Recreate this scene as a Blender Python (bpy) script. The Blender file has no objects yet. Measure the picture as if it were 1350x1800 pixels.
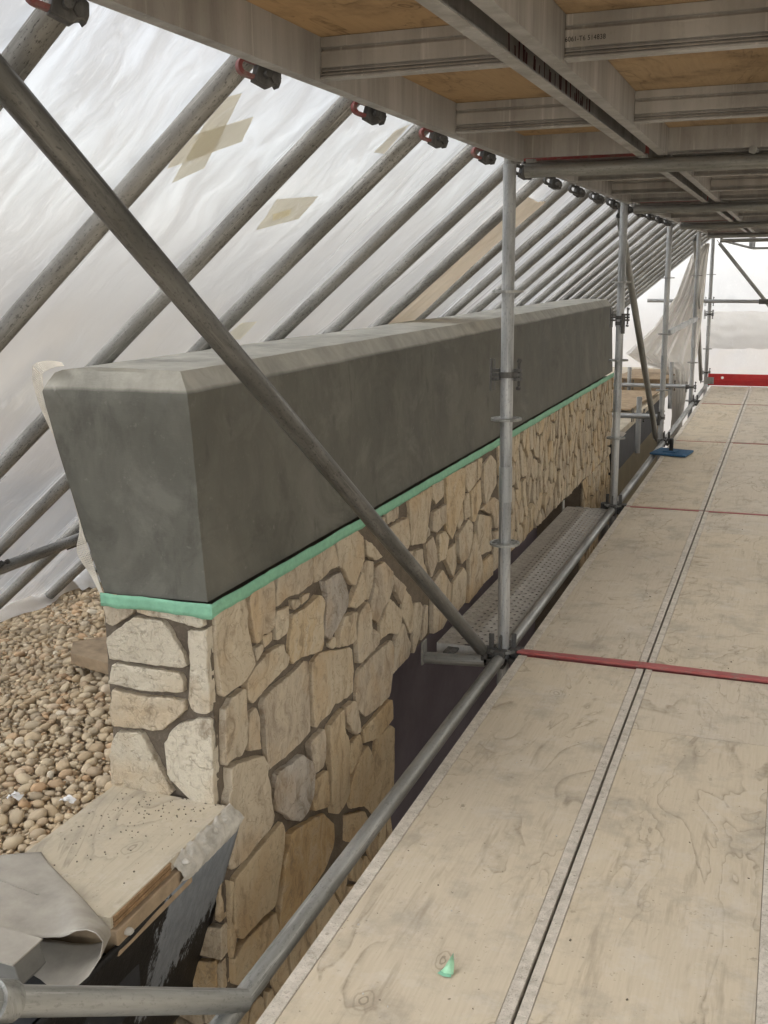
import bpy, math, random
from mathutils import Vector, Matrix, noise as mnoise
R = math.radians
random.seed(7)
sc = bpy.context.scene
col = sc.collection

# ------------------------------------------------------------------ camera, world, sun, exposure
cam_d = bpy.data.cameras.new('camera'); cam = bpy.data.objects.new('camera', cam_d); col.objects.link(cam)
cam_d.sensor_fit = 'VERTICAL'; cam_d.sensor_height = 24.0
cam_d.lens = 24.0 * 1887.24 / 1800.0
cam_d.clip_start = 0.05; cam_d.clip_end = 400
yaw, pitch, roll = 0.3600598, 0.219459, 0.0117143
fwd = Vector((-math.sin(yaw)*math.cos(pitch), math.cos(yaw)*math.cos(pitch), -math.sin(pitch)))
rgt = Vector((math.cos(yaw), math.sin(yaw), 0)); dwn = fwd.cross(rgt)
r2 = rgt*math.cos(roll) + dwn*math.sin(roll); d2 = -rgt*math.sin(roll) + dwn*math.cos(roll)
cam.matrix_world = Matrix(((r2.x, -d2.x, -fwd.x, 0), (r2.y, -d2.y, -fwd.y, 0), (r2.z, -d2.z, -fwd.z, 1.5), (0, 0, 0, 1)))
sc.camera = cam
world = bpy.data.worlds.new('World'); sc.world = world; world.use_nodes = True
wn = world.node_tree
sky = wn.nodes.new('ShaderNodeTexSky'); sky.sky_type = 'NISHITA'; sky.sun_disc = False
sky.sun_elevation = R(52); sky.sun_rotation = R(248)
hs = wn.nodes.new('ShaderNodeHueSaturation'); hs.inputs['Saturation'].default_value = 0.22      # overcast: nearly grey
wn.links.new(sky.outputs[0], hs.inputs['Color']); wn.links.new(hs.outputs[0], wn.nodes['Background'].inputs[0]); wn.nodes['Background'].inputs[1].default_value = 0.15
sun_d = bpy.data.lights.new('sun', 'SUN'); sun_d.energy = 1.9; sun_d.angle = R(35); sun_d.color = (1.0, 0.97, 0.92)
sun = bpy.data.objects.new('sun', sun_d); col.objects.link(sun)
sd = Vector((math.sin(R(248))*math.cos(R(52)), math.cos(R(248))*math.cos(R(52)), math.sin(R(52))))
sun.rotation_euler = sd.to_track_quat('Z', 'Y').to_euler(); sun.location = (-20, -8, 30)
sc.view_settings.view_transform = 'Standard'; sc.view_settings.look = 'None'
sc.view_settings.gamma = 1; sc.view_settings.use_curve_mapping = False
sc.view_settings.exposure = 1.67
sc.render.engine = 'CYCLES'
sc.cycles.max_bounces = 10; sc.cycles.diffuse_bounces = 6; sc.cycles.transmission_bounces = 6; sc.cycles.transparent_max_bounces = 8
sc.cycles.use_denoising = True

# ------------------------------------------------------------------ material helpers
class N:
    def __init__(s, name):
        s.m = bpy.data.materials.new(name); s.m.use_nodes = True
        s.t = s.m.node_tree; s.b = s.t.nodes['Principled BSDF']
        s.co = s.t.nodes.new('ShaderNodeTexCoord').outputs['Object']
        s.pos = s.t.nodes.new('ShaderNodeNewGeometry').outputs['Position']
        s.rnd = s.t.nodes.new('ShaderNodeObjectInfo').outputs['Random']
    def put(s, inp, v):
        if isinstance(v, bpy.types.NodeSocket): s.t.links.new(v, inp)
        elif isinstance(v, (tuple, list)) and len(v) == 3 and inp.type == 'RGBA': inp.default_value = (*v, 1)
        else: inp.default_value = v
    def map(s, v, scale=(1, 1, 1), rot=(0, 0, 0), loc=(0, 0, 0)):
        n = s.t.nodes.new('ShaderNodeMapping'); s.t.links.new(v, n.inputs[0])
        s.put(n.inputs['Scale'], scale); s.put(n.inputs['Rotation'], rot); s.put(n.inputs['Location'], loc); return n.outputs[0]
    def vadd(s, a, b):
        n = s.t.nodes.new('ShaderNodeVectorMath'); n.operation = 'ADD'; s.put(n.inputs[0], a); s.put(n.inputs[1], b); return n.outputs[0]
    def jit(s, v, k=37.0):
        return s.vadd(v, s.comb(s.math('MULTIPLY', s.rnd, k), s.math('MULTIPLY', s.rnd, k*1.7), s.math('MULTIPLY', s.rnd, k*.6)))
    def comb(s, x, y, z):
        n = s.t.nodes.new('ShaderNodeCombineXYZ')
        for i, q in zip(n.inputs, (x, y, z)): s.put(i, q)
        return n.outputs[0]
    def sep(s, v):
        n = s.t.nodes.new('ShaderNodeSeparateXYZ'); s.put(n.inputs[0], v); return n.outputs
    def noise(s, v, scale=5, detail=4, rough=.55, dist=0):
        n = s.t.nodes.new('ShaderNodeTexNoise'); s.put(n.inputs['Vector'], v)
        n.inputs['Scale'].default_value = scale; n.inputs['Detail'].default_value = detail
        n.inputs['Roughness'].default_value = rough; n.inputs['Distortion'].default_value = dist; return n.outputs[0]
    def voro(s, v, scale=5, feature='F1', rand=1, dim='3D'):
        n = s.t.nodes.new('ShaderNodeTexVoronoi'); n.voronoi_dimensions = dim; n.feature = feature; s.put(n.inputs['Vector'], v)
        n.inputs['Scale'].default_value = scale; n.inputs['Randomness'].default_value = rand; return n.outputs[0]
    def ramp(s, f, *stops, interp='LINEAR'):
        n = s.t.nodes.new('ShaderNodeValToRGB'); n.color_ramp.interpolation = interp; s.put(n.inputs[0], f)
        e = n.color_ramp.elements
        while len(e) < len(stops): e.new(.5)
        for q, (p, c) in zip(e, stops):
            q.position = p; q.color = (c, c, c, 1) if not isinstance(c, tuple) else (*c, 1)
        return n.outputs[0]
    def mix(s, f, a, b, mode='MIX'):
        n = s.t.nodes.new('ShaderNodeMix'); n.data_type = 'RGBA'; n.blend_type = mode
        s.put(n.inputs[0], f); s.put(n.inputs[6], a); s.put(n.inputs[7], b); return n.outputs[2]
    def math(s, op, a, b=0.0, c=None):
        n = s.t.nodes.new('ShaderNodeMath'); n.operation = op; s.put(n.inputs[0], a); s.put(n.inputs[1], b)
        if c is not None: s.put(n.inputs[2], c)
        return n.outputs[0]
    def bump(s, h, dist=.002, strength=1.0, normal=None):
        n = s.t.nodes.new('ShaderNodeBump'); s.put(n.inputs['Height'], h); n.inputs['Distance'].default_value = dist
        n.inputs['Strength'].default_value = strength
        if normal is not None: s.t.links.new(normal, n.inputs['Normal'])
        return n.outputs[0]
    def out(s, col=None, rough=None, metal=None, normal=None, spec=None):
        i = s.b.inputs
        if col is not None: s.put(i['Base Color'], col)
        if rough is not None: s.put(i['Roughness'], rough)
        if metal is not None: s.put(i['Metallic'], metal)
        if normal is not None: s.put(i['Normal'], normal)
        if spec is not None: s.put(i['Specular IOR Level'], spec)
        return s.m

def metal_mat(name, lo, mid, hi, rough=.5, metal=.35, spots=.35, scale=14):
    n = N(name); at = n.t.nodes.new('ShaderNodeAttribute'); at.attribute_name = 'tubeco'
    raw = n.jit(at.outputs['Vector']); v = n.map(raw, (1, 1, .22))          # marks run lengthwise along the tubes
    a = n.math('ADD', n.math('MULTIPLY', n.noise(n.map(raw, (1, 1, .10)), scale*1.6, 5, .6), .65), n.math('MULTIPLY', n.noise(v, scale*.8, 4, .6), .35))
    b = n.noise(n.map(raw, (1, 1, .45)), scale*9, 3, .7); c = n.noise(v, scale*.3, 3)
    base = n.ramp(a, (.38, lo), (.5, mid), (.62, hi))
    base = n.mix(n.ramp(b, (.55, 0.), (.66, spots)), base, tuple(x*.35 for x in lo))
    base = n.mix(n.ramp(c, (.45, 0.), (.7, .45)), base, tuple(x*1.15 for x in hi))
    scr = n.noise(n.map(raw, (1, 1, .03)), scale*6, 3, .7)
    base = n.mix(n.ramp(scr, (.60, 0.), (.70, .5)), base, tuple(min(.8, x*1.5) for x in hi))
    return n.out(base, n.ramp(a, (.3, rough+.12), (.7, rough-.08)), metal, n.bump(n.math('ADD', a, n.math('MULTIPLY', b, .4)), .0005, .5))

M = {}
M['galv'] = metal_mat('galvanised_steel', (.17, .17, .155), (.27, .27, .25), (.38, .38, .36), .46, .45)
M['galv_bright'] = metal_mat('bright_galvanised_steel', (.225, .23, .228), (.345, .352, .35), (.48, .485, .48), .42, .45, .35)
M['brace'] = metal_mat('dark_weathered_steel', (.075, .075, .068), (.112, .110, .100), (.20, .198, .186), .40, .5, .7, 20)
M['pole'] = metal_mat('dirty_tube_steel', (.155, .149, .133), (.23, .223, .203), (.35, .342, .318), .52, .3, .9, 22)
M['alu'] = metal_mat('aluminium', (.285, .272, .25), (.355, .342, .32), (.45, .438, .415), .48, .25, .12, 9)
M['cast'] = metal_mat('cast_steel', (.045, .043, .04), (.075, .072, .067), (.13, .125, .115), .6, .2, .4, 30)
M['perf_side'] = metal_mat('steel_plank_side', (.3, .29, .27), (.4, .39, .36), (.5, .49, .46), .5, .3, .3)

def red_mat(name, a, b, wear):
    n = N(name); v = n.jit(n.co); f = n.noise(v, 22, 5, .7); g = n.noise(v, 6, 3)
    c = n.mix(n.ramp(g, (.35, 0.), (.7, 1.)), a, b)
    c = n.mix(n.ramp(f, (.52, 0.), (.66, wear)), c, (.22, .17, .14))
    return n.out(c, .5, 0, n.bump(f, .001, .5))
M['red'] = red_mat('worn_red_paint', (.30, .055, .05), (.38, .12, .11), .6)
M['red_new'] = red_mat('red_paint', (.42, .012, .014), (.50, .02, .02), .1)
M['red_hook'] = red_mat('rusty_red_paint', (.17, .035, .032), (.24, .08, .07), .85)

def ply_mat(name, warm, grey, dark, top=True):
    n = N(name); v = n.jit(n.co, 11.0)
    s = n.map(v, (1, .36, 1))
    lo = n.noise(s, 3.0, 4, .55, .9)
    saw = n.math('FRACT', n.math('MULTIPLY', lo, 9.0))
    line = n.math('MAXIMUM', n.ramp(saw, (0., .9), (.035, .55), (.16, .16), (.30, 0.)), n.ramp(saw, (.93, 0.), (1., .9)))
    where = n.math('MULTIPLY', n.ramp(n.noise(s, 4.2, 4, .65), (.43, 0.), (.57, .9)), n.ramp(n.noise(v, 30, 3, .7), (.35, .35), (.6, 1.)))
    fine = n.noise(n.map(v, (1, .05, 1)), 130, 3, .7)
    stain = n.noise(v, 5, 6, .68)
    smut = n.noise(v, 26, 4, .7)
    tone = n.ramp(n.noise(v, 1.1, 3), (.35, 0.), (.65, 1.))
    c = n.mix(n.math('MULTIPLY', n.math('ADD', n.math('MULTIPLY', n.rnd, .7), n.math('MULTIPLY', tone, .3)), 1.0), warm, grey)
    c = n.mix(n.ramp(fine, (.35, .12), (.6, 0.)), c, dark)
    c = n.mix(n.math('MULTIPLY', n.math('MULTIPLY', line, where), .92), c, dark)
    vk = n.map(v, (1, .62, 0))
    kd = n.voro(n.vadd(vk, n.comb(n.math('MULTIPLY', n.noise(v, 9, 2), .05), 0, 0)), 3.4, dim='2D')
    kr = n.math('SINE', n.math('MULTIPLY', n.math('ADD', kd, n.math('MULTIPLY', n.noise(v, 40, 3), .05)), 150.0))
    kmask = n.ramp(kd, (.035, 1.), (.12, 0.))
    ksel = n.ramp(n.noise(v, 1.7, 2), (.50, 0.), (.54, 1.))
    kn = n.math('MULTIPLY', n.math('MULTIPLY', kmask, n.ramp(kr, (.2, .15), (.9, 1.))), ksel)
    c = n.mix(n.math('MULTIPLY', kn, .6), c, tuple(x*.7 for x in dark))
    c = n.mix(n.ramp(stain, (.50, 0.), (.70, .62)), c, (.29, .258, .21) if top else tuple(x*.6 for x in dark))
    c = n.mix(n.ramp(smut, (.64, 0.), (.74, .55)), c, tuple(x*.55 for x in dark))
    c = n.mix(n.ramp(n.noise(v, 7, 6, .72), (.52, 0.), (.70, .5)), c, (.60, .55, .47) if top else warm)
    c = n.mix(n.ramp(n.noise(n.map(v, (1, .12, 1)), 16, 4, .7), (.58, 0.), (.70, .4)), c, tuple(x*1.05 for x in dark))
    c = n.mix(n.ramp(n.noise(v, 75, 2, .6), (.70, 0.), (.76, .7)), c, tuple(x*.5 for x in dark))
    return n.out(c, .78, 0, n.bump(n.math('ADD', n.math('MULTIPLY', fine, .7), n.math('MULTIPLY', smut, .6)), .0012, .6), .25)
M['ply'] = ply_mat('dusty_plywood', (.565, .48, .35), (.505, .445, .355), (.22, .172, .118))
M['ply_pale'] = ply_mat('pale_dusty_plywood', (.52, .45, .33), (.48, .425, .33), (.27, .23, .175))
M['ply_under'] = ply_mat('plywood_underside', (.42, .275, .14), (.40, .295, .18), (.10, .06, .03), False)
def plain(name, c, rough=.7, amt=.25, scale=18, bumpd=.001, metal=0, spec=.3):
    n = N(name); v = n.jit(n.co); f = n.noise(v, scale, 5, .65); g = n.noise(v, scale*.22, 3)
    cc = n.mix(n.ramp(f, (.3, 0.), (.7, 1.)), tuple(x*(1-amt) for x in c), tuple(min(1, x*(1+amt)) for x in c))
    cc = n.mix(n.ramp(g, (.4, 0.), (.7, .4)), cc, tuple(x*.8 for x in c))
    return n.out(cc, rough, metal, n.bump(f, bumpd, .6), spec)
M['rail_top'] = metal_mat('dusty_aluminium_edge', (.40, .355, .29), (.49, .44, .365), (.58, .525, .445), .7, .05, .6, 26)

# wet trowelled cement
n = N('trowelled_cement'); v = n.pos
w = n.vadd(v, n.comb(0, n.math('MULTIPLY', n.noise(v, 2.2, 3), .5), n.math('MULTIPLY', n.noise(v, 1.7, 3), .6)))
a = n.noise(n.map(w, (1, 1, .55)), 3.0, 6, .62); b = n.noise(v, 40, 4, .7); d = n.noise(n.map(v, (1.5, 1.6, .8), (.5, 0, .3)), 5, 5, .68, .25)
fine = n.noise(n.map(v, (60, 4, 220)), 1, 2)
trow = n.noise(n.map(v, (1.0, .55, .85), (.6, 0, 0)), 3.6, 6, .66, .9)
c = n.ramp(a, (.30, (.092, .090, .074)), (.5, (.126, .123, .103)), (.66, (.168, .164, .139)))
c = n.mix(n.ramp(trow, (.54, 0.), (.66, .5)), c, (.205, .20, .172))
c = n.mix(n.ramp(trow, (.36, .45), (.46, 0.)), c, (.072, .07, .058))
c = n.mix(n.ramp(d, (.52, 0.), (.72, .38)), c, (.185, .176, .150))
c = n.mix(n.ramp(d, (.30, .45), (.42, 0.)), c, (.058, .055, .046))
c = n.mix(n.ramp(b, (.62, 0.), (.75, .5)), c, (.23, .222, .195))
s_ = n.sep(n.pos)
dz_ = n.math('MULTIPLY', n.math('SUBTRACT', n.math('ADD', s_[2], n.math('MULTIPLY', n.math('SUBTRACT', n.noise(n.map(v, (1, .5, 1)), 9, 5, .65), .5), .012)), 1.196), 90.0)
top_lit = n.ramp(dz_, (0., 0.), (1., 1.))  # top and chamfers lightened in the colour for light from above
c = n.mix(top_lit, c, n.ramp(d, (.3, (.28, .27, .232)), (.5, (.37, .355, .305)), (.7, (.46, .44, .38))))
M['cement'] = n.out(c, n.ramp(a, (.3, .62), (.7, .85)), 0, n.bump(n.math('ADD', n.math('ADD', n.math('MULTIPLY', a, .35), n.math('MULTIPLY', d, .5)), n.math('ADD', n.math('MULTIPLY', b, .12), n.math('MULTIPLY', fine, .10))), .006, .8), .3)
# mortar
n = N('mortar'); v = n.pos
a = n.noise(v, 9, 6, .7); b = n.noise(v, 120, 3, .7)
c = n.ramp(a, (.3, (.105, .084, .063)), (.7, (.19, .157, .12)))
c = n.mix(n.ramp(b, (.5, 0.), (.75, .5)), c, (.27, .23, .18))
M['mortar'] = n.out(c, .9, 0, n.bump(n.math('ADD', a, n.math('MULTIPLY', b, .35)), .006, .9), .2)
# wall stone
def stone_mat(name, stops, vein, rough_bump=.004):
    n = N(name); v = n.jit(n.co, 23.0)
    base = n.ramp(n.rnd, *stops)
    w = n.vadd(v, n.comb(0, n.math('MULTIPLY', n.noise(v, 6, 3), .25), n.math('MULTIPLY', n.noise(v, 5, 3), .25)))
    st = n.noise(n.map(w, (3, 3, .8), (0, 0, 0)), 6, 6, .68)
    b = n.noise(v, 34, 6, .72); g = n.noise(v, 150, 3, .7); lo = n.noise(v, 4, 3)
    c = n.mix(n.ramp(st, (.44, 0.), (.62, .8)), base, vein)
    c = n.mix(n.ramp(lo, (.5, 0.), (.7, .5)), c, (.50, .33, .16))
    c = n.mix(n.ramp(st, (.32, .75), (.45, 0.)), c, (.25, .19, .125))
    c = n.mix(n.ramp(b, (.55, 0.), (.70, .6)), c, (.24, .19, .14))
    c = n.mix(n.ramp(g, (.6, 0.), (.75, .35)), c, (.66, .60, .50))
    cl = n.math('MULTIPLY', n.noise(w, 11, 3, .55), 6.0); terr = n.math('ADD', n.math('FLOOR', cl), n.ramp(n.math('FRACT', cl), (.0, 0.), (.22, 1.)))
    c = n.mix(n.ramp(n.math('FRACT', cl), (.0, .55), (.10, 0.)), c, (.27, .21, .14))
    st = n.math('ADD', st, n.math('MULTIPLY', terr, .16))
    h = n.math('ADD', n.math('MULTIPLY', st, 1.2), n.math('ADD', n.math('MULTIPLY', b, .7), n.math('MULTIPLY', g, .16)))
    return n.out(c, .82, 0, n.bump(h, rough_bump*1.9, 1.0), .25)
M['stone'] = stone_mat('tan_wall_stone', ((0., (.54, .43, .285)), (.25, (.47, .405, .315)), (.5, (.53, .445, .325)), (.7, (.44, .37, .285)), (.85, (.56, .465, .335)), (1., (.55, .42, .255))), (.60, .52, .39))
M['stone_warm'] = stone_mat('warm_wall_stone', ((0., (.53, .40, .24)), (.5, (.50, .40, .27)), (1., (.55, .43, .27))), (.60, .50, .34))
M['stone_pale'] = stone_mat('pale_wall_stone', ((0., (.62, .555, .44)), (.5, (.65, .585, .465)), (1., (.60, .53, .41))), (.65, .585, .46), .007)
M['stone_orange'] = stone_mat('ochre_wall_stone', ((0., (.50, .35, .18)), (1., (.53, .38, .205))), (.56, .45, .30))
M['stone_grey'] = stone_mat('grey_wall_stone', ((0., (.42, .375, .315)), (1., (.46, .41, .35))), (.60, .55, .48), .009)
# pebbles
n = N('river_pebble'); v = n.jit(n.co, 19.0)
at = n.t.nodes.new('ShaderNodeAttribute'); at.attribute_name = 'tone'
r_ = n.math('FRACT', n.math('ADD', n.rnd, at.outputs['Fac']))
c = n.ramp(r_, (0., (.45, .335, .205)), (.2, (.57, .445, .285)), (.4, (.48, .385, .265)), (.6, (.62, .505, .34)), (.8, (.42, .34, .235)), (.93, (.56, .37, .21)), (1., (.68, .60, .46)))
f = n.noise(v, 60, 4, .65); g = n.noise(v, 16, 3)
c = n.mix(n.ramp(f, (.5, 0.), (.75, .35)), c, (.26, .2, .135))
c = n.mix(n.ramp(g, (.5, 0.), (.75, .3)), c, (.62, .54, .42))
M['pebble'] = n.out(c, .75, 0, n.bump(f, .0012, .5), .3)
# translucent sheeting
def sheet_mat(name, tint, trans, dirt, clear=.22):
    n = N(name)
    v = n.co
    w = n.vadd(v, n.comb(n.math('MULTIPLY', n.noise(v, 1.6, 3), .35), n.math('MULTIPLY', n.noise(v, 2.1, 3), .22), 0))
    streak = n.noise(n.map(w, (.55, 4.2, 1)), 2.6, 5, .62, .4)
    cloud = n.noise(n.map(w, (1, 1.6, 1)), 1.5, 4, .6)
    fine = n.noise(n.map(w, (1.0, 3.6, 1)), 3.2, 4, .55, 1.4); patch_ = n.ramp(n.noise(v, 1.3, 2), (.42, .1), (.62, 1.))
    crinkle = n.noise(n.map(w, (2.2, 4.0, 1)), 9, 3, .6, 1.5)
    c = n.ramp(n.math('ADD', n.math('MULTIPLY', streak, .6), n.math('MULTIPLY', cloud, .4)), (.32, tuple(x*.84 for x in tint)), (.5, tuple(x*.92 for x in tint)), (.64, tint))
    c = n.mix(n.math('MULTIPLY', n.ramp(crinkle, (.56, 0.), (.66, .85)), patch_), c, (1., 1., 1.))  # crease highlights painted white into the sheet colour
    c = n.mix(n.ramp(fine, (.60, 0.), (.74, .6)), c, (.98, .98, .99))  # streaky highlights, painted into the colour as well
    c = n.mix(n.math('MULTIPLY', n.ramp(cloud, (.42, 0.), (.64, 1.)), dirt), c, (.84, .76, .66))
    nm = n.bump(n.math('ADD', n.math('ADD', streak, n.math('MULTIPLY', n.math('MULTIPLY', fine, patch_), .6)), n.math('MULTIPLY', n.math('MULTIPLY', crinkle, patch_), .35)), .03, .26)
    tr = n.t.nodes.new('ShaderNodeBsdfTranslucent'); n.put(tr.inputs[0], c); n.t.links.new(nm, tr.inputs['Normal'])
    df = n.t.nodes.new('ShaderNodeBsdfDiffuse'); n.put(df.inputs[0], tint); n.t.links.new(nm, df.inputs['Normal'])
    gl = n.t.nodes.new('ShaderNodeBsdfGlossy'); gl.inputs['Roughness'].default_value = .32; n.t.links.new(nm, gl.inputs['Normal'])
    m1 = n.t.nodes.new('ShaderNodeMixShader'); m1.inputs[0].default_value = trans
    n.t.links.new(df.outputs[0], m1.inputs[1]); n.t.links.new(tr.outputs[0], m1.inputs[2])
    m2 = n.t.nodes.new('ShaderNodeMixShader'); m2.inputs[0].default_value = .07
    n.t.links.new(m1.outputs[0], m2.inputs[1]); n.t.links.new(gl.outputs[0], m2.inputs[2])
    tp = n.t.nodes.new('ShaderNodeBsdfRefraction'); tp.inputs['IOR'].default_value = 1.03; tp.inputs['Roughness'].default_value = .85; n.put(tp.inputs[0], tint); m3 = n.t.nodes.new('ShaderNodeMixShader')     # thin film: part of the light passes straight on
    n.put(m3.inputs[0], n.ramp(fine, (.35, clear*.6), (.65, clear*1.4)))
    n.t.links.new(m2.outputs[0], m3.inputs[1]); n.t.links.new(tp.outputs[0], m3.inputs[2])
    n.t.links.new(m3.outputs[0], n.t.nodes['Material Output'].inputs[0]); return n.m
M['sheet'] = sheet_mat('white_plastic_sheet', (.645, .652, .665), .12, .18, .33)
M['sheet_end'] = sheet_mat('white_plastic_sheet_end', (.92, .92, .92), .60, .12, .36)
M['sheet_double'] = sheet_mat('doubled_plastic_sheet', (.90, .88, .84), .46, .3, .12)
M['sheet_tan'] = sheet_mat('tan_plastic_sheet', (.74, .64, .50), .30, .4, .08)
M['sheet_tape'] = sheet_mat('translucent_tape', (.78, .74, .62), .34, .2, .30)
M['sheet_tape_pale'] = sheet_mat('translucent_tape_core', (.92, .86, .68), .75, .1)
M['tape'] = plain('green_masking_tape', (.24, .50, .34), .65, .14, 40, .0004)
M['tape_pale'] = plain('pale_green_tape', (.38, .68, .45), .6, .12, 30)
M['membrane'] = plain('grey_roof_membrane', (.36, .33, .28), .75, .22, 9, .0025)
M['board'] = plain('weathered_timber', (.36, .27, .175), .85, .3, 14, .002)
M['ply_edge'] = plain('plywood_edge', (.30, .19, .10), .85, .35, 40, .002)
M['ply_edge_dark'] = plain('plywood_edge_dark', (.11, .06, .03), .85, .3, 40, .002)
M['caulk'] = plain('lumpy_white_mortar', (.52, .49, .43), .85, .35, 22, .008)
M['white'] = plain('white_film', (.78, .77, .75), .45, .12, 20)
M['mesh'] = plain('white_glass_fibre_mesh', (.72, .67, .58), .7, .1, 30)
M['blue'] = plain('blue_sponge_rubber', (.035, .10, .19), .85, .35, 60, .002)
M['black'] = plain('black_rubber', (.018, .018, .018), .6, .2)
M['dark'] = plain('opening_shade_tone', (.16, .138, .155), .85, .2, 3, .001, 0, .05)  # dark tone painted for the unlit space behind the wall opening
M['crumb'] = plain('dried_mortar_crumb', (.22, .19, .15), .9, .3, 40)
M['ink'] = plain('black_ink', (.03, .03, .03), .7, .1)
M['redink'] = plain('faded_red_ink', (.10, .026, .028), .7, .3)
M['ground'] = plain('site_ground', (.21, .17, .125), .95, .35, 3, .01)
M['house'] = plain('render_wall', (.60, .56, .49), .9, .15, 3, .004)
M['olive'] = plain('olive_render', (.23, .19, .115), .9, .15, 4, .003)
M['charcoal'] = plain('charcoal_membrane', (.035, .036, .038), .7, .3, 8, .003)
M['flash'] = plain('dull_grey_flashing', (.15, .145, .13), .6, .18, 10, .001)
# black membrane face with a blue grey brushed patch
n = N('painted_membrane'); s_ = n.sep(n.pos)
br = n.noise(n.map(n.pos, (14, 14, 5)), 3, 5, .75)
lim = n.math('ADD', n.math('MULTIPLY', n.math('SUBTRACT', br, .5), .42), n.math('ADD', s_[2], n.math('MULTIPLY', n.math('SUBTRACT', s_[1], 2.44), -.42)))
lim2 = n.math('ADD', n.math('MULTIPLY', n.math('SUBTRACT', br, .5), .25), n.math('SUBTRACT', s_[1], 2.08))
mask = n.math('MULTIPLY', n.ramp(n.math('ADD', lim, .5), (.22, 0.), (.245, 1.)), n.ramp(n.math('ADD', lim2, .5), (.49, 0.), (.515, 1.)))
sp = n.noise(n.pos, 90, 3, .7)
c = n.mix(mask, n.mix(n.ramp(sp, (.6, 0.), (.75, .6)), (.012, .011, .010), (.06, .06, .06)), n.mix(n.ramp(br, (.4, 0.), (.6, 1.)), (.185, .205, .225), (.245, .265, .285)))
M['fascia'] = n.out(c, .55, 0, n.bump(n.math('ADD', br, n.math('MULTIPLY', sp, .4)), .004, .6), .3)
# perforated steel
n = N('perforated_steel'); s_ = n.sep(n.co); v = n.co
fx = n.math('SUBTRACT', n.math('FRACT', n.math('MULTIPLY', s_[0], 1/.0265)), .5)
iy = n.math('FLOOR', n.math('MULTIPLY', s_[0], 1/.0265))
fy = n.math('SUBTRACT', n.math('FRACT', n.math('ADD', n.math('MULTIPLY', s_[1], 1/.052), n.math('MULTIPLY', iy, .5))), .5)
dd = n.math('ADD', n.math('MULTIPLY', n.math('MULTIPLY', fx, fx), 1.0), n.math('MULTIPLY', n.math('MULTIPLY', fy, fy), 3.9))
hole = n.math('LESS_THAN', dd, .042)
rim = n.ramp(dd, (.04, 1.), (.12, 0.))
f = n.noise(v, 16, 6, .7)
c = n.ramp(f, (.3, (.28, .265, .235)), (.55, (.40, .38, .345)), (.75, (.50, .475, .43)))
c = n.mix(n.ramp(n.noise(v, 30, 4, .7), (.60, 0.), (.72, .7)), c, (.17, .15, .12))
bs = n.out(c, .55, .25, n.bump(n.math('ADD', rim, n.math('MULTIPLY', f, .4)), .004, .8))
tp = n.t.nodes.new('ShaderNodeBsdfTransparent'); ms = n.t.nodes.new('ShaderNodeMixShader')
n.t.links.new(hole, ms.inputs[0]); n.t.links.new(n.b.outputs[0], ms.inputs[1]); n.t.links.new(tp.outputs[0], ms.inputs[2])
n.t.links.new(ms.outputs[0], n.t.nodes['Material Output'].inputs[0])
M['perf'] = n.m

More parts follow.
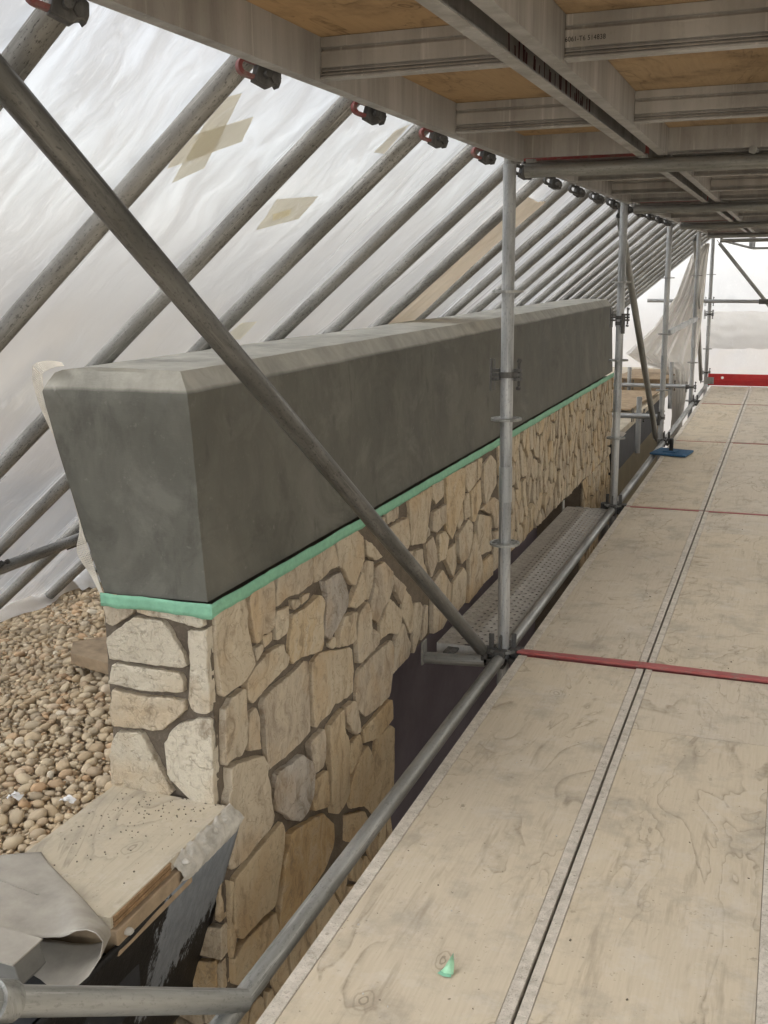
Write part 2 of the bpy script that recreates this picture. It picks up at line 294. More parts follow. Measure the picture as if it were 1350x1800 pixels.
# outlines of the wall stones in metres: (along the wall, height) and (across the wall end, height)
FRONT_STONES="""2.432,0.613 2.583,0.615 2.625,0.604 2.635,0.548 2.628,0.496 2.644,0.447 2.657,0.381 2.595,0.351 2.468,0.352 2.462,0.434 2.433,0.516 2.444,0.55
2.657,0.602 2.688,0.613 2.806,0.61 2.81,0.534 2.794,0.454 2.761,0.45 2.712,0.456 2.698,0.444 2.671,0.44 2.659,0.486 2.65,0.555 2.647,0.582
2.848,0.605 3.098,0.6 3.111,0.569 3.103,0.503 3.01,0.498 2.919,0.514 2.834,0.503 2.833,0.539
2.829,0.486 2.913,0.479 2.909,0.43 2.897,0.4 2.829,0.397 2.817,0.459
2.938,0.49 2.99,0.479 2.993,0.464 2.943,0.462
3.02,0.482 3.075,0.474 3.059,0.461 3.018,0.46
2.726,0.441 2.786,0.436 2.784,0.412 2.736,0.407
2.675,0.419 2.721,0.42 2.729,0.401 2.684,0.382
2.612,0.345 2.668,0.368 2.743,0.378 2.861,0.373 2.869,0.343 2.901,0.316 2.889,0.295 2.736,0.283 2.641,0.265 2.613,0.288
2.941,0.439 3.035,0.436 3.142,0.451 3.176,0.42 3.157,0.365 3.165,0.302 3.154,0.252 3.003,0.284 2.924,0.286 2.907,0.343 2.924,0.388
3.117,0.6 3.275,0.594 3.312,0.51 3.242,0.515 3.169,0.501 3.118,0.504
3.309,0.599 3.488,0.595 3.542,0.554 3.543,0.471 3.452,0.397 3.399,0.431 3.367,0.482 3.325,0.503
3.184,0.487 3.332,0.477 3.373,0.428 3.405,0.373 3.399,0.336 3.305,0.298 3.228,0.268 3.177,0.298 3.193,0.377 3.205,0.435
3.441,0.363 3.508,0.426 3.544,0.384 3.561,0.317 3.466,0.31 3.404,0.334
3.519,0.449 3.576,0.455 3.644,0.434 3.641,0.364 3.589,0.301 3.558,0.358
3.663,0.411 3.755,0.405 3.855,0.337 3.859,0.288 3.813,0.235 3.738,0.222 3.695,0.178 3.616,0.222 3.613,0.275 3.65,0.332
3.304,0.264 3.349,0.309 3.461,0.294 3.445,0.25 3.451,0.193 3.397,0.194 3.297,0.217
3.223,0.255 3.277,0.255 3.285,0.228 3.259,0.223 3.226,0.241
3.492,0.275 3.57,0.299 3.597,0.258 3.604,0.184 3.683,0.139 3.662,0.1 3.475,0.09 3.466,0.203
3.835,0.232 3.957,0.144 3.944,0.095 3.897,0.067 3.82,0.099 3.708,0.108 3.721,0.162
3.871,0.32 4.017,0.232 3.958,0.18 3.88,0.255
4.029,0.212 4.088,0.166 4.117,0.09 4.098,0.025 4.067,0.014 3.968,0.136 3.981,0.169
3.886,0.049 3.979,0.088 4.036,0.007 4.084,-0.043 4.059,-0.085 3.859,-0.088 3.878,-0.038
4.137,0.123 4.212,0.104 4.238,0.079 4.198,-0.038 4.121,-0.093 4.109,-0.034
3.56,0.539 3.617,0.511 3.725,0.436 3.669,0.437 3.577,0.481
3.659,0.581 3.776,0.579 3.775,0.529 3.811,0.49 3.8,0.482 3.738,0.519
3.822,0.526 4.023,0.524 4.039,0.44 4.021,0.401 3.94,0.397 3.831,0.47
3.803,0.591 3.945,0.584 3.932,0.544 3.812,0.547
4.068,0.587 4.369,0.585 4.329,0.499 4.259,0.363 4.078,0.397
4.384,0.589 4.546,0.584 4.546,0.51 4.439,0.499 4.376,0.536
4.58,0.591 4.846,0.591 4.848,0.461 4.748,0.347 4.677,0.278 4.589,0.341 4.589,0.46
4.384,0.468 4.563,0.466 4.572,0.386 4.431,0.369 4.375,0.39
4.29,0.439 4.344,0.397 4.344,0.377 4.275,0.369
4.874,0.586 5.049,0.583 5.051,0.477 4.924,0.457 4.875,0.494
5.099,0.586 5.182,0.578 5.164,0.49 5.102,0.479
5.225,0.537 5.388,0.559 5.505,0.507 5.499,0.388 5.265,0.321 5.219,0.417
4.876,0.445 4.963,0.441 4.975,0.325 4.878,0.329
5.002,0.442 5.185,0.464 5.199,0.352 5.056,0.279 5.006,0.296
4.748,0.326 4.839,0.409 4.859,0.328 4.776,0.303
4.767,0.278 4.956,0.312 5.026,0.269 5.018,0.208 4.94,0.131 4.806,0.126 4.768,0.18
4.282,0.347 4.391,0.356 4.423,0.303 4.439,0.232 4.35,0.184 4.312,0.245
4.464,0.349 4.538,0.347 4.589,0.309 4.572,0.266 4.538,0.222 4.463,0.226
4.59,0.246 4.731,0.243 4.732,0.14 4.678,0.095 4.607,0.162 4.564,0.205
4.134,0.354 4.229,0.341 4.243,0.283 4.304,0.217 4.304,0.177 4.265,0.158 4.118,0.267
3.955,0.385 4.12,0.358 4.104,0.276 4.049,0.324
4.358,0.152 4.522,0.169 4.661,0.062 4.644,-0.075 4.522,-0.107 4.373,-0.085
4.697,0.062 4.863,0.089 4.922,0.039 4.915,-0.101 4.68,-0.114
4.96,0.109 5.058,0.227 5.189,0.015 5.181,-0.084 4.935,-0.107
5.088,0.249 5.117,0.3 5.379,0.231 5.409,0.043 5.165,0.08 5.1,0.183
5.231,0.027 5.399,0.021 5.403,-0.091 5.203,-0.09
5.44,0.133 5.535,0.123 5.545,-0.091 5.449,-0.085
5.169,0.318 5.397,0.335 5.527,0.279 5.521,0.151 5.439,0.158 5.39,0.241
2.475,0.305 2.513,0.325 2.598,0.326 2.606,0.238 2.596,0.156 2.565,0.136 2.497,0.152 2.469,0.146 2.47,0.216
2.639,0.236 2.675,0.235 2.691,0.197 2.683,0.142 2.683,0.102 2.611,0.126 2.618,0.203
2.707,0.242 2.759,0.256 2.907,0.251 3.024,0.264 3.049,0.245 3.053,0.14 3.052,-0.002 2.961,-0.007 2.833,0 2.733,0.009 2.726,0.08 2.721,0.176
2.484,0.132 2.681,0.078 2.716,0.031 2.707,0.001 2.729,-0.051 2.729,-0.095 2.756,-0.164 2.738,-0.184 2.597,-0.192 2.548,-0.199 2.445,-0.181 2.461,-0.066 2.46,0.047 2.484,0.07
2.79,-0.028 2.893,-0.046 2.959,-0.043 3.03,-0.099 3.05,-0.153 3.03,-0.22 2.99,-0.252 2.936,-0.266 2.866,-0.227 2.84,-0.194 2.768,-0.144 2.762,-0.092
3.086,0.235 3.146,0.244 3.432,0.164 3.442,0.094 3.428,-0.004 3.378,-0.003 3.256,0.019 3.205,0.004 3.136,0.011 3.079,-0.003 3.073,0.085 3.071,0.18
3.483,0.057 3.64,0.069 3.83,0.063 3.862,0.016 3.848,-0.088 3.823,-0.169 3.725,-0.171 3.561,-0.156 3.467,-0.079 3.46,-0.032
3.034,-0.036 3.145,-0.031 3.159,-0.079 3.152,-0.129 3.129,-0.165 3.062,-0.155 3.043,-0.087
3.19,-0.039 3.323,-0.029 3.328,-0.112 3.37,-0.163 3.372,-0.303 3.373,-0.38 3.313,-0.403 3.251,-0.402 3.213,-0.376 3.196,-0.294 3.209,-0.22 3.185,-0.126
3.345,-0.031 3.422,-0.036 3.448,-0.072 3.482,-0.177 3.444,-0.176 3.399,-0.142 3.356,-0.09
3.387,-0.193 3.481,-0.192 3.507,-0.253 3.467,-0.286 3.386,-0.31 3.375,-0.248
3.525,-0.195 3.823,-0.185 3.843,-0.279 3.668,-0.291 3.537,-0.251
3.398,-0.342 3.467,-0.286 3.556,-0.271 3.624,-0.36 3.61,-0.454 3.526,-0.51 3.384,-0.447 3.372,-0.398
3.048,-0.18 3.176,-0.201 3.18,-0.286 3.169,-0.331 3.05,-0.286 3.033,-0.232
3.647,-0.294 3.809,-0.294 3.847,-0.323 3.848,-0.483 3.845,-0.622 3.656,-0.62 3.546,-0.52 3.626,-0.442
3.337,-0.454 3.515,-0.528 3.553,-0.588 3.49,-0.656 3.333,-0.551
2.491,-0.224 2.611,-0.218 2.813,-0.209 2.829,-0.248 2.804,-0.333 2.773,-0.387 2.744,-0.464 2.661,-0.449 2.511,-0.437 2.484,-0.394 2.479,-0.275
2.865,-0.272 3.137,-0.347 3.245,-0.442 3.252,-0.531 3.157,-0.579 2.994,-0.582 2.824,-0.586 2.768,-0.574 2.774,-0.487 2.807,-0.425 2.813,-0.338 2.853,-0.314
2.526,-0.455 2.729,-0.482 2.76,-0.556 2.764,-0.631 2.576,-0.641 2.439,-0.55 2.445,-0.474
2.449,-0.217 2.476,-0.228 2.469,-0.335 2.449,-0.343 2.443,-0.286
2.438,-0.348 2.478,-0.366 2.489,-0.423 2.462,-0.468 2.429,-0.442"""
END_STONES="""-1.757,0.612 -1.663,0.62 -1.666,0.583 -1.738,0.538 -1.752,0.55
-1.651,0.615 -1.449,0.614 -1.444,0.569 -1.456,0.565 -1.554,0.58 -1.603,0.582 -1.649,0.59
-1.756,0.497 -1.722,0.523 -1.661,0.568 -1.579,0.568 -1.556,0.548 -1.535,0.51 -1.513,0.472 -1.508,0.447 -1.523,0.438 -1.653,0.439 -1.748,0.441
-1.738,0.423 -1.663,0.421 -1.532,0.418 -1.515,0.402 -1.519,0.367 -1.647,0.358 -1.758,0.365
-1.749,0.343 -1.682,0.335 -1.545,0.341 -1.517,0.338 -1.518,0.315 -1.553,0.28 -1.601,0.24 -1.655,0.24 -1.762,0.233 -1.762,0.285
-1.757,0.188 -1.742,0.21 -1.669,0.223 -1.651,0.2 -1.62,0.138 -1.575,0.055 -1.607,0.022 -1.67,0.019 -1.773,0.034 -1.772,0.134
-1.489,0.545 -1.431,0.555 -1.429,0.478 -1.414,0.355 -1.418,0.325 -1.45,0.311 -1.494,0.318 -1.498,0.348 -1.487,0.442
-1.533,0.271 -1.439,0.296 -1.417,0.295 -1.418,0.231 -1.411,0.095 -1.42,0.035 -1.473,0.03 -1.517,0.053 -1.576,0.102 -1.584,0.148 -1.587,0.202 -1.559,0.248
-1.444,-0.22 -1.416,-0.206 -1.422,-0.329 -1.447,-0.326
-1.495,-0.362 -1.425,-0.35 -1.43,-0.451 -1.508,-0.452
-1.532,-0.487 -1.456,-0.465 -1.461,-0.555 -1.536,-0.574
-1.452,-0.473 -1.431,-0.463 -1.435,-0.553 -1.455,-0.558"""

# ------------------------------------------------------------------ geometry helpers
def origin(o):
    v = Vector((0, 0, 0))
    while o is not None: v += o.location; o = o.parent
    return v
class MB:
    def __init__(s): s.v = []; s.f = []; s.tc = {}
    def add(s, vs, fs):
        k = len(s.v); s.v += [tuple(p) for p in vs]; s.f += [tuple(i+k for i in f) for f in fs]; return s
    def box(s, x0, x1, y0, y1, z0, z1):
        return s.add([(x0,y0,z0),(x1,y0,z0),(x1,y1,z0),(x0,y1,z0),(x0,y0,z1),(x1,y0,z1),(x1,y1,z1),(x0,y1,z1)],
                     [(0,3,2,1),(4,5,6,7),(0,1,5,4),(1,2,6,5),(2,3,7,6),(3,0,4,7)])
    def obox(s, c, ax, ay, az):
        c, ax, ay, az = map(Vector, (c, ax, ay, az))
        P = [c+ax*i+ay*j+az*k for k in (-1,1) for i, j in ((-1,-1),(1,-1),(1,1),(-1,1))]
        return s.add(P, [(0,3,2,1),(4,5,6,7),(0,1,5,4),(1,2,6,5),(2,3,7,6),(3,0,4,7)])
    def bar(s, p, q, w, h, up=(0,0,1)):
        p, q, up = Vector(p), Vector(q), Vector(up); d = (q-p); L = d.length; d.normalize()
        sx = d.cross(up)
        if sx.length < 1e-4: sx = d.cross(Vector((1,0,0)))
        sx.normalize(); u = sx.cross(d)
        return s.obox((p+q)/2, d*L/2, sx*w/2, u*h/2)
    def tube(s, p, q, r=.0242, seg=18, wall=.004, r2=None):
        p, q = Vector(p), Vector(q); d = (q-p).normalized()
        a = d.cross(Vector((0,0,1)))
        if a.length < 1e-3: a = d.cross(Vector((1,0,0)))
        a.normalize(); b = d.cross(a); r2 = r2 or r
        def ring(c, rr): return [c+(a*math.cos(2*math.pi*i/seg)+b*math.sin(2*math.pi*i/seg))*rr for i in range(seg)]
        if wall:
            rings = [ring(p, r-wall), ring(p, r), ring(q, r2), ring(q, r2-wall)]
            n = 4; V = sum(rings, []); F = []; k0 = len(s.v); ln = (q-p).length
            for k in range(4):
                for i in range(seg): s.tc[k0+k*seg+i] = (r*math.cos(2*math.pi*i/seg), r*math.sin(2*math.pi*i/seg), ln*(k > 1))
            for k in range(n):
                for i in range(seg):
                    j = (i+1) % seg; k2 = (k+1) % n
                    F.append((k*seg+i, k*seg+j, k2*seg+j, k2*seg+i)[::-1])
            return s.add(V, F)
        V = ring(p, r)+ring(q, r2)
        F = [(i, i+seg, (i+1)%seg+seg, (i+1)%seg) for i in range(seg)]
        F = [f[::-1] for f in F] + [tuple(range(seg)), tuple(range(2*seg-1, seg-1, -1))]
        F = [F[i] for i in range(len(F))]
        return s.add(V, F)
    def prism(s, poly, off):
        off = Vector(off); P = [Vector(p) for p in poly]; n = len(P)
        return s.add(P+[p+off for p in P], [tuple(range(n))[::-1], tuple(range(n, 2*n))]+[(i, (i+1)%n, (i+1)%n+n, i+n) for i in range(n)])
    def grid(s, rows, closed=False):
        n = len(rows[0]); V = sum([list(r) for r in rows], []); F = []
        for i in range(len(rows)-1):
            for j in range(n-(0 if closed else 1)):
                j2 = (j+1) % n
                F.append((i*n+j, i*n+j2, (i+1)*n+j2, (i+1)*n+j))
        return s.add(V, F)
    def annulus(s, c, axis, r0, r1, h, seg=24):
        c, axis = Vector(c), Vector(axis).normalized()
        a = axis.cross(Vector((0,0,1)))
        if a.length < 1e-3: a = axis.cross(Vector((1,0,0)))
        a.normalize(); b = axis.cross(a)
        rows = [[c+axis*z+(a*math.cos(2*math.pi*i/seg)+b*math.sin(2*math.pi*i/seg))*r for i in range(seg)] for r, z in ((r0,-h/2),(r1,-h/2),(r1,h/2),(r0,h/2),(r0,-h/2))]
        return s.grid(rows, True)
    def data(s, name, mat, o, ang=35):
        me = bpy.data.meshes.new(name); me.from_pydata([tuple(Vector(p)-o) for p in s.v], [], s.f)
        me.materials.append(mat)
        at = me.attributes.new('tubeco', 'FLOAT_VECTOR', 'POINT')
        at.data.foreach_set('vector', [q for i, p in enumerate(s.v) for q in s.tc.get(i, tuple(Vector(p)-o))])
        import bmesh
        bm = bmesh.new(); bm.from_mesh(me); bmesh.ops.recalc_face_normals(bm, faces=bm.faces); bm.to_mesh(me); bm.free()
        me.polygons.foreach_set('use_smooth', [True]*len(me.polygons)); me.set_sharp_from_angle(angle=R(ang)); me.update()
        return me
    def build(s, name, mat, parent=None, ang=35, loc=None, bevel=0, kind=None, label=None):
        o = Vector(loc) if loc is not None else (origin(parent) if parent is not None else Vector((0,0,0)))
        ob = bpy.data.objects.new(name, s.data(name, M[mat] if isinstance(mat, str) else mat, o, ang)); col.objects.link(ob)
        if parent is not None: ob.parent = parent
        elif loc is not None: ob.location = loc
        if bevel:
            b = ob.modifiers.new('edge', 'BEVEL'); b.width = bevel; b.segments = 2; b.limit_method = 'ANGLE'; b.angle_limit = R(40)
        if kind: ob['kind'] = kind
        if label: ob['label'] = label
        return ob
def tag(o, label, cat, group=None):
    o['label'] = label; o['category'] = cat
    if group: o['group'] = group
    return o
def thing(name, loc, label, cat, group=None):
    o = bpy.data.objects.new(name, None); o.empty_display_size = .05; col.objects.link(o); o.location = loc
    return tag(o, label, cat, group)
KIDS = {}
def kids(o):
    return [c for c in col.objects if c.parent is o] if o.name not in KIDS else KIDS[o.name]
def copy_thing(o, loc, label=None):
    c = o.copy(); col.objects.link(c); c.location = loc
    if label: c['label'] = label
    for ch in kids(o):
        d = ch.copy(); col.objects.link(d); d.parent = c
        for g in kids(ch):
            e = g.copy(); col.objects.link(e); e.parent = d
    return c
def share(o, parent, loc):
    c = o.copy(); col.objects.link(c); c.parent = parent; c.location = loc; return c
ORD = ['nearest', 'second', 'third', 'fourth', 'fifth', 'sixth', 'seventh', 'eighth', 'ninth', 'tenth']

# ------------------------------------------------------------------ the setting: ground, added side wall, roofs
def setting(mb, name, mat, **k):
    o = mb.build(name, mat, **k); o['kind'] = 'structure'; return o
setting(MB().box(-60, 60, -60, 90, -2.75, -2.6), 'ground', 'ground')
hw = MB().box(3.0, 3.25, -.6, 17.2, -2.6, 4.3).build('added_side_wall', 'house', loc=(3.0, 7, -2.6))  # unseen wall, added to hold back sky light from the right
tag(hw, 'plain rendered wall added out of view beside the scaffold to block sky light', 'wall')
setting(MB().prism([(-1.79,2.0,-.055),(-2.2,2.0,-.055),(-9.0,2.0,-1.01),(-9.0,2.0,-1.3),(-1.79,2.0,-.28)], (0, 7.45, 0)).prism([(-1.42,-4.0,-.055),(-2.2,-4.0,-.055),(-9.0,-4.0,-1.01),(-9.0,-4.0,-1.3),(-1.42,-4.0,-.28)], (0, 5.999, 0)), 'gravel_roof_deck', 'charcoal')
setting(MB().box(-9.0, -1.46, 9.45, 16.9, -.12, .035), 'lower_roof', 'ply_pale')

# ------------------------------------------------------------------ plastic sheeting enclosure
TH = R(40); CT, ST = math.cos(TH), math.sin(TH)
SN = Vector((-ST, 0, CT))                   # outward normal of the slope
def slope(x, y, off=0.0):                   # point on the plane of the tube centres
    return Vector((x, y, 1.85+(x+1.197)*math.tan(TH))) + SN*off
P0, DP = 2.123, .585                         # first tube, spacing
rows = []
NX, NY = 84, 300
for i in range(NX+1):
    x = -3.72 + (1.25+3.72)*i/NX
    r = []
    for j in range(NY+1):
        y = .55 + 16.45*j/NY
        ph = ((y-P0)/DP) % 1.0
        sag = .030*math.sin(math.pi*ph)**.8
        nz = mnoise.noise(Vector((x*1.0, y*2.2, 3.1)))*.034 + mnoise.noise(Vector((x*1.8+y*1.3, y*5.5, 9.2)))*.014 + mnoise.noise(Vector((x*6, y*15, 1.2)))*.004
        r.append(slope(x, y, .032+max(-.004, sag*(.7+.6*mnoise.noise(Vector((x*.6, int((y-P0)/DP)*3.3, 0)))) + nz*(math.sin(math.pi*ph)**.5+.12))))
    rows.append(r)
sh = MB().grid(rows).build('plastic_sheeting', 'sheet', ang=80)
tag(sh, 'white translucent plastic sheeting stretched over the row of sloping tubes', 'plastic sheet')
# crumpled hem lying on the pebbles
rows = []
for i in range(12):
    t = i/11; r = []
    for j in range(90):
        y = 3.4 + 2.2*j/89
        w = mnoise.noise(Vector((y*5, t*2, 5)))
        x = -3.70 + t*(.13+.10*mnoise.noise(Vector((y*3.1, 0, 7)))) + .03*w
        z = -.20 + .02*t + max(0, .05*math.sin(t*3.0)*(1+1.2*w)) + .02*max(0, mnoise.noise(Vector((y*11, t*5, 2))))
        r.append((x, y, z))
    rows.append(r)
hm = MB().grid(rows).build('sheet_hem', 'sheet_double', sh, ang=80)
# end sheets
def endsheet(y, name, label, x0=-3.6, x1=1.24, z0=-2.6, z1=4.0, mat='sheet_end'):
    rows = []
    for i in range(61):
        z = z0+(z1-z0)*i/60
        rows.append([(x0+(x1-x0)*j/80, y+.05*mnoise.noise(Vector((j*.12, z*1.4, y)))+.02*mnoise.noise(Vector((j*.5+z*2, z*4, y+4))), z) for j in range(81)])
    o = MB().grid(rows).build(name, mat, ang=80); tag(o, label, 'plastic sheet'); return o
endsheet(17.0, 'end_sheet', 'bright white plastic sheet closing off the far end of the scaffold')
# heavier folded band across the lower part of the far end
rows = []
for i in range(25):
    z = .36+.535*i/24; e = 1-abs(i/12-1)**6
    rows.append([(-1.12+2.3*j/40, 16.55-.10*math.sin(i/24*math.pi)+.03*mnoise.noise(Vector((j*.3, i*.2, 0)))+ (.05*mnoise.noise(Vector((j*.9, 5, 1))) if i == 0 else 0), z+(.02*mnoise.noise(Vector((j*.35, 3, 2))) if i in (0, 24) else 0)) for j in range(41)])
o = MB().grid(rows).build('folded_sheet', 'sheet_double', ang=80)
tag(o, 'beige doubled band of plastic sheet across the far end above the red toe board', 'plastic sheet')
# hanging drape between the roof edge and the far posts
L = [(1.80,-1.04,-.99),(1.65,-1.20,-1.0),(1.18,-1.36,-1.02),(.78,-1.62,-1.04),(.46,-1.95,-1.06),(.36,-1.80,-1.10),(.28,-1.50,-1.12),(0.,-1.36,-1.16),(-.3,-1.33,-1.20),(-.9,-1.36,-1.22),(-1.5,-1.38,-1.26),(-2.5,-1.4,-1.28)]
rows = []
for i in range(67):
    t = i/66*(len(L)-1); k = min(int(t), len(L)-2); u = t-k
    z, a, b = [L[k][q]*(1-u)+L[k+1][q]*u for q in range(3)]
    rows.append([(a+(b-a)*j/40, 13.9+.09*math.sin(j*.9+z*1.6+2*mnoise.noise(Vector((j*.1, z, 3))))+.07*mnoise.noise(Vector((j*.22, z*2.2, 8))), z) for j in range(41)])
o = MB().grid(rows).build('hanging_sheet', 'sheet_double', ang=80)
tag(o, 'crumpled beige plastic sheet hanging in folds beyond the third upright', 'plastic sheet')

# tape patches stuck on the sheet
def patch(name, polys, label, mats):
    root = thing(name, slope(polys[0][0][0], polys[0][0][1], .02), label, 'tape patch')
    for k, (pl, m) in enumerate(zip(polys, mats)):
        P = [Vector(p) + SN*(.0005-.0022*k) for p in pl]
        n = (P[1]-P[0]).normalized()
        rows = []
        for i in range(9):
            a = P[0].lerp(P[3], i/8); b = P[1].lerp(P[2], i/8)
            rows.append([a.lerp(b, j/8)+SN*.0012*mnoise.noise(Vector((i*.6, j*.6, k)))+((b-a)*.02*mnoise.noise(Vector((i*2.1, k, j)))*(j in (0, 8))) for j in range(9)])
        MB().grid(rows).build('tape_strip', m, root, ang=80)
patch('tape_cross', [[(-1.175,2.26,1.892),(-1.2,2.192,1.871),(-1.39,2.299,1.711),(-1.345,2.376,1.749)], [(-1.212,2.381,1.861),(-1.291,2.182,1.795),(-1.359,2.226,1.737),(-1.269,2.428,1.813)]],
      'cross of two clear beige tape strips on the white sheet beside the nearest whole tube', ['sheet_tape', 'sheet_tape'])
patch('tape_patch', [[(-1.37,3.107,1.728),(-1.395,2.871,1.707),(-1.493,2.925,1.625),(-1.446,3.124,1.664)], [(-1.416,3.008,1.69),(-1.439,2.931,1.671),(-1.459,2.964,1.653),(-1.437,3.036,1.672)]],
      'beige tape square with a pale torn centre on the white sheet', ['sheet_tape', 'sheet_tape_pale'])
patch('tape_patch', [[(-1.12,3.244,1.938),(-1.149,3.187,1.914),(-1.219,3.186,1.855),(-1.216,3.267,1.858)]],
      'strip of beige tape on the sheet just under the upper deck edge', ['sheet_tape'])
patch('tape_patch', [[(-1.846,3.479,1.329),(-1.845,3.597,1.329),(-1.927,3.617,1.261),(-1.915,3.452,1.271)]],
      'tan tape patch low on the sheet just above the cement parapet', ['sheet_tape'])

# ------------------------------------------------------------------ sloping tubes
def pole_label(k):
    if k < 8: return 'sloping scaffold tube under the white sheeting, %s from the front' % ['foremost', 'second', 'third', 'fourth', 'fifth', 'sixth', 'seventh', 'eighth'][k]
    tens = ['ninth', 'tenth', 'eleventh', 'twelfth', 'thirteenth', 'fourteenth', 'fifteenth', 'sixteenth', 'seventeenth', 'eighteenth', 'nineteenth', 'twentieth', 'twenty-first', 'twenty-second', 'twenty-third', 'twenty-fourth', 'twenty-fifth', 'last']
    return 'sloping tube in the close far row under the sheeting, %s from the front' % tens[k-8]
pts_top, pts_bot = slope(-1.0, 0), slope(-3.63, 0)
pole0 = None
for k in range(0, 25):
    y = P0 + DP*(k-1) + (0 if k < 6 else random.uniform(-.02, .02))
    loc = Vector((pts_bot.x, y, pts_bot.z))
    if pole0 is None:
        pole0 = MB().tube(pts_bot, pts_top, .0252, 20).build('sloping_tube', 'pole', loc=pts_bot); pole0.location = loc
        ob = pole0
    else:
        ob = pole0.copy(); col.objects.link(ob); ob.location = loc
    tag(ob, pole_label(k), 'scaffold tube', 'sloping tubes under the sheeting')
    if k in (6, 7): ob.rotation_euler.z = R(.6)
# a doubled swathe of tan sheet between the sixth and seventh tubes
rows = []
for i in range(60):
    x = -3.5+2.3*i/59
    rows.append([slope(x, 5.10+.44*j/16, -.006-.022*math.sin(j/16*math.pi)+.012*mnoise.noise(Vector((x*1.2, j*.6, 2)))+.008*mnoise.noise(Vector((x*3, j*1.4, 5)))) for j in range(17)])
o = MB().grid(rows).build('sheet_flap', 'sheet_tan', ang=80)
tag(o, 'tan streaked flap of doubled sheeting lying along the sixth and seventh sloping tubes', 'plastic sheet')

# clamps hanging at the tube heads
def clamp(loc, red, label):
    t = thing('tube_clamp', loc, label, 'clamp', 'clamps along the upper deck edge')
    loc = Vector(loc); u = Vector((.62, .72, -.28)).normalized(); w = Vector((0, 0, 1)); w = (w-u*w.dot(u)).normalized(); nn = u.cross(w)
    def P(a, b): return loc+u*a*1.08+w*(b*1.0-.001)
    body = [(-.008,-.022),(.024,-.026),(.030,-.018),(.036,-.014),(.042,-.020),(.044,-.006),(.040,.012),(.020,.020),(-.008,.016)]
    MB().prism([P(a, b)-nn*.014 for a, b in body], nn*.028).build('clamp_body', 'cast', t, bevel=.002)
    rg = MB(); outer = []; inner = []
    for i in range(20):
        a = 2*math.pi*i/20; cx_ = -.026 if math.cos(a) < 0 else -.008
        outer.append((cx_+.019*math.cos(a), .019*math.sin(a))); inner.append((cx_+.011*math.cos(a), .011*math.sin(a)))
    rws = [[P(*p)-nn*.009 for p in inner], [P(*p)-nn*.009 for p in outer], [P(*p)+nn*.009 for p in outer], [P(*p)+nn*.009 for p in inner], [P(*p)-nn*.009 for p in inner]]
    rg.grid(rws, True).build('clamp_loop', 'red_hook' if red else 'cast', t, ang=50)
    MB().tube(P(.012, -.004)-nn*.03, P(.012, -.004)+nn*.03, .008, 8, 0).build('bolt', 'cast', t)
    MB().bar(P(0, .012), P(0, .06), .018, .012, nn).build('hanger', 'cast', t)
    MB().tube(P(.030, -.004)-nn*.022, P(.030, -.004)+nn*.022, .011, 6, 0).build('nut', 'cast', t)
    return t
cl = [clamp((-1.05, y, z), red, lab) for y, z, red, lab in (
    (1.44, 1.899, True, 'dark clamp with red prongs under the deck edge at the top left corner'),
    (2.095, 1.903, True, 'clamp with red rimmed loop at the deck edge beside the thick nearest whole tube'),
    (2.712, 1.904, True, 'clamp with red rimmed loop at the deck edge below the second overhead joist'),
    (3.251, 1.899, True, 'dark clamp with faint red rim, third red one along the deck edge'),
    (3.821, 1.899, True, 'small red rimmed clamp at the deck edge just before the nearest upright'))]
KIDS = {cl[4].name: kids(cl[4])}
for k in range(4, 14):
    y = 3.821 + DP*(k-3)
    g = cl[4] if k < 0 else None
    cc = clamp((-1.05, y, 1.889), False, ['dark clamp just beyond the nearest upright, under the transom end', 'dark clamp first in the tight run before the second upright', 'dark clamp second in the tight run before the second upright',
         'dark clamp third in the tight run before the second upright', 'dark clamp over the top of the second upright'][k-4] if k < 9 else 'tiny dark clamp far along the upper deck edge, first past the second upright') if k < 10 else copy_thing(cc9, (-1.05, y, 1.889), 'tiny dark clamp far along the upper deck edge, %s past the second upright' % ORD[k-8])
    if k == 9: cc9 = cc; KIDS[cc.name] = [c for c in col.objects if c.parent is cc]
t = MB().tube((-1.03, -1.5, 1.962), (-1.03, 15.4, 1.962), .0242, 16).build('edge_ledger_tube', 'galv', loc=(-1.03, 7, 1.962))
tag(t, 'long scaffold tube hidden behind the upper deck edge that carries the clamps', 'scaffold tube')

# ------------------------------------------------------------------ stone wall and parapet
XW, YE = -1.42, 2.432
MBk = XW-.013
wall = thing('stone_wall', (-1.6, 2.44, -2.6), 'tan crazy paved stone wall under the grey cement parapet', 'wall')
core = MB()
def rough_quadgrid(mb, f, na, nb, amp):
    rows = []
    for i in range(na+1):
        r = []
        for j in range(nb+1):
            p, nrm = f(i/na, j/nb)
            p = Vector(p); r.append(p+Vector(nrm)*(amp*mnoise.noise(p*9)+amp*.6*mnoise.noise(p*31)))
        rows.append(r)
    mb.grid(rows)
core.box(-1.775, MBk-.008, 2.452, 3.835, -2.6, .60).box(-1.775, MBk-.008, 3.835, 8.14, -.085, .60).box(-1.775, MBk-.008, 8.14, 9.44, -2.6, .60)
core.build('mortar_core', 'mortar', wall)
mf = MB()
rough_quadgrid(mf, lambda a, b: ((MBk, 2.445+1.39*a, -2.2+2.80*b), (1, 0, 0)), 60, 110, .0035)
rough_quadgrid(mf, lambda a, b: ((MBk, 3.835+4.305*a, -.088+.688*b), (1, 0, 0)), 180, 30, .0035)
rough_quadgrid(mf, lambda a, b: ((MBk, 8.14+1.29*a, -2.2+2.8*b), (1, 0, 0)), 40, 60, .0035)
rough_quadgrid(mf, lambda a, b: ((-1.772+(.339)*a, 2.446, -2.2+2.8*b), (0, -1, 0)), 34, 200, .0045)
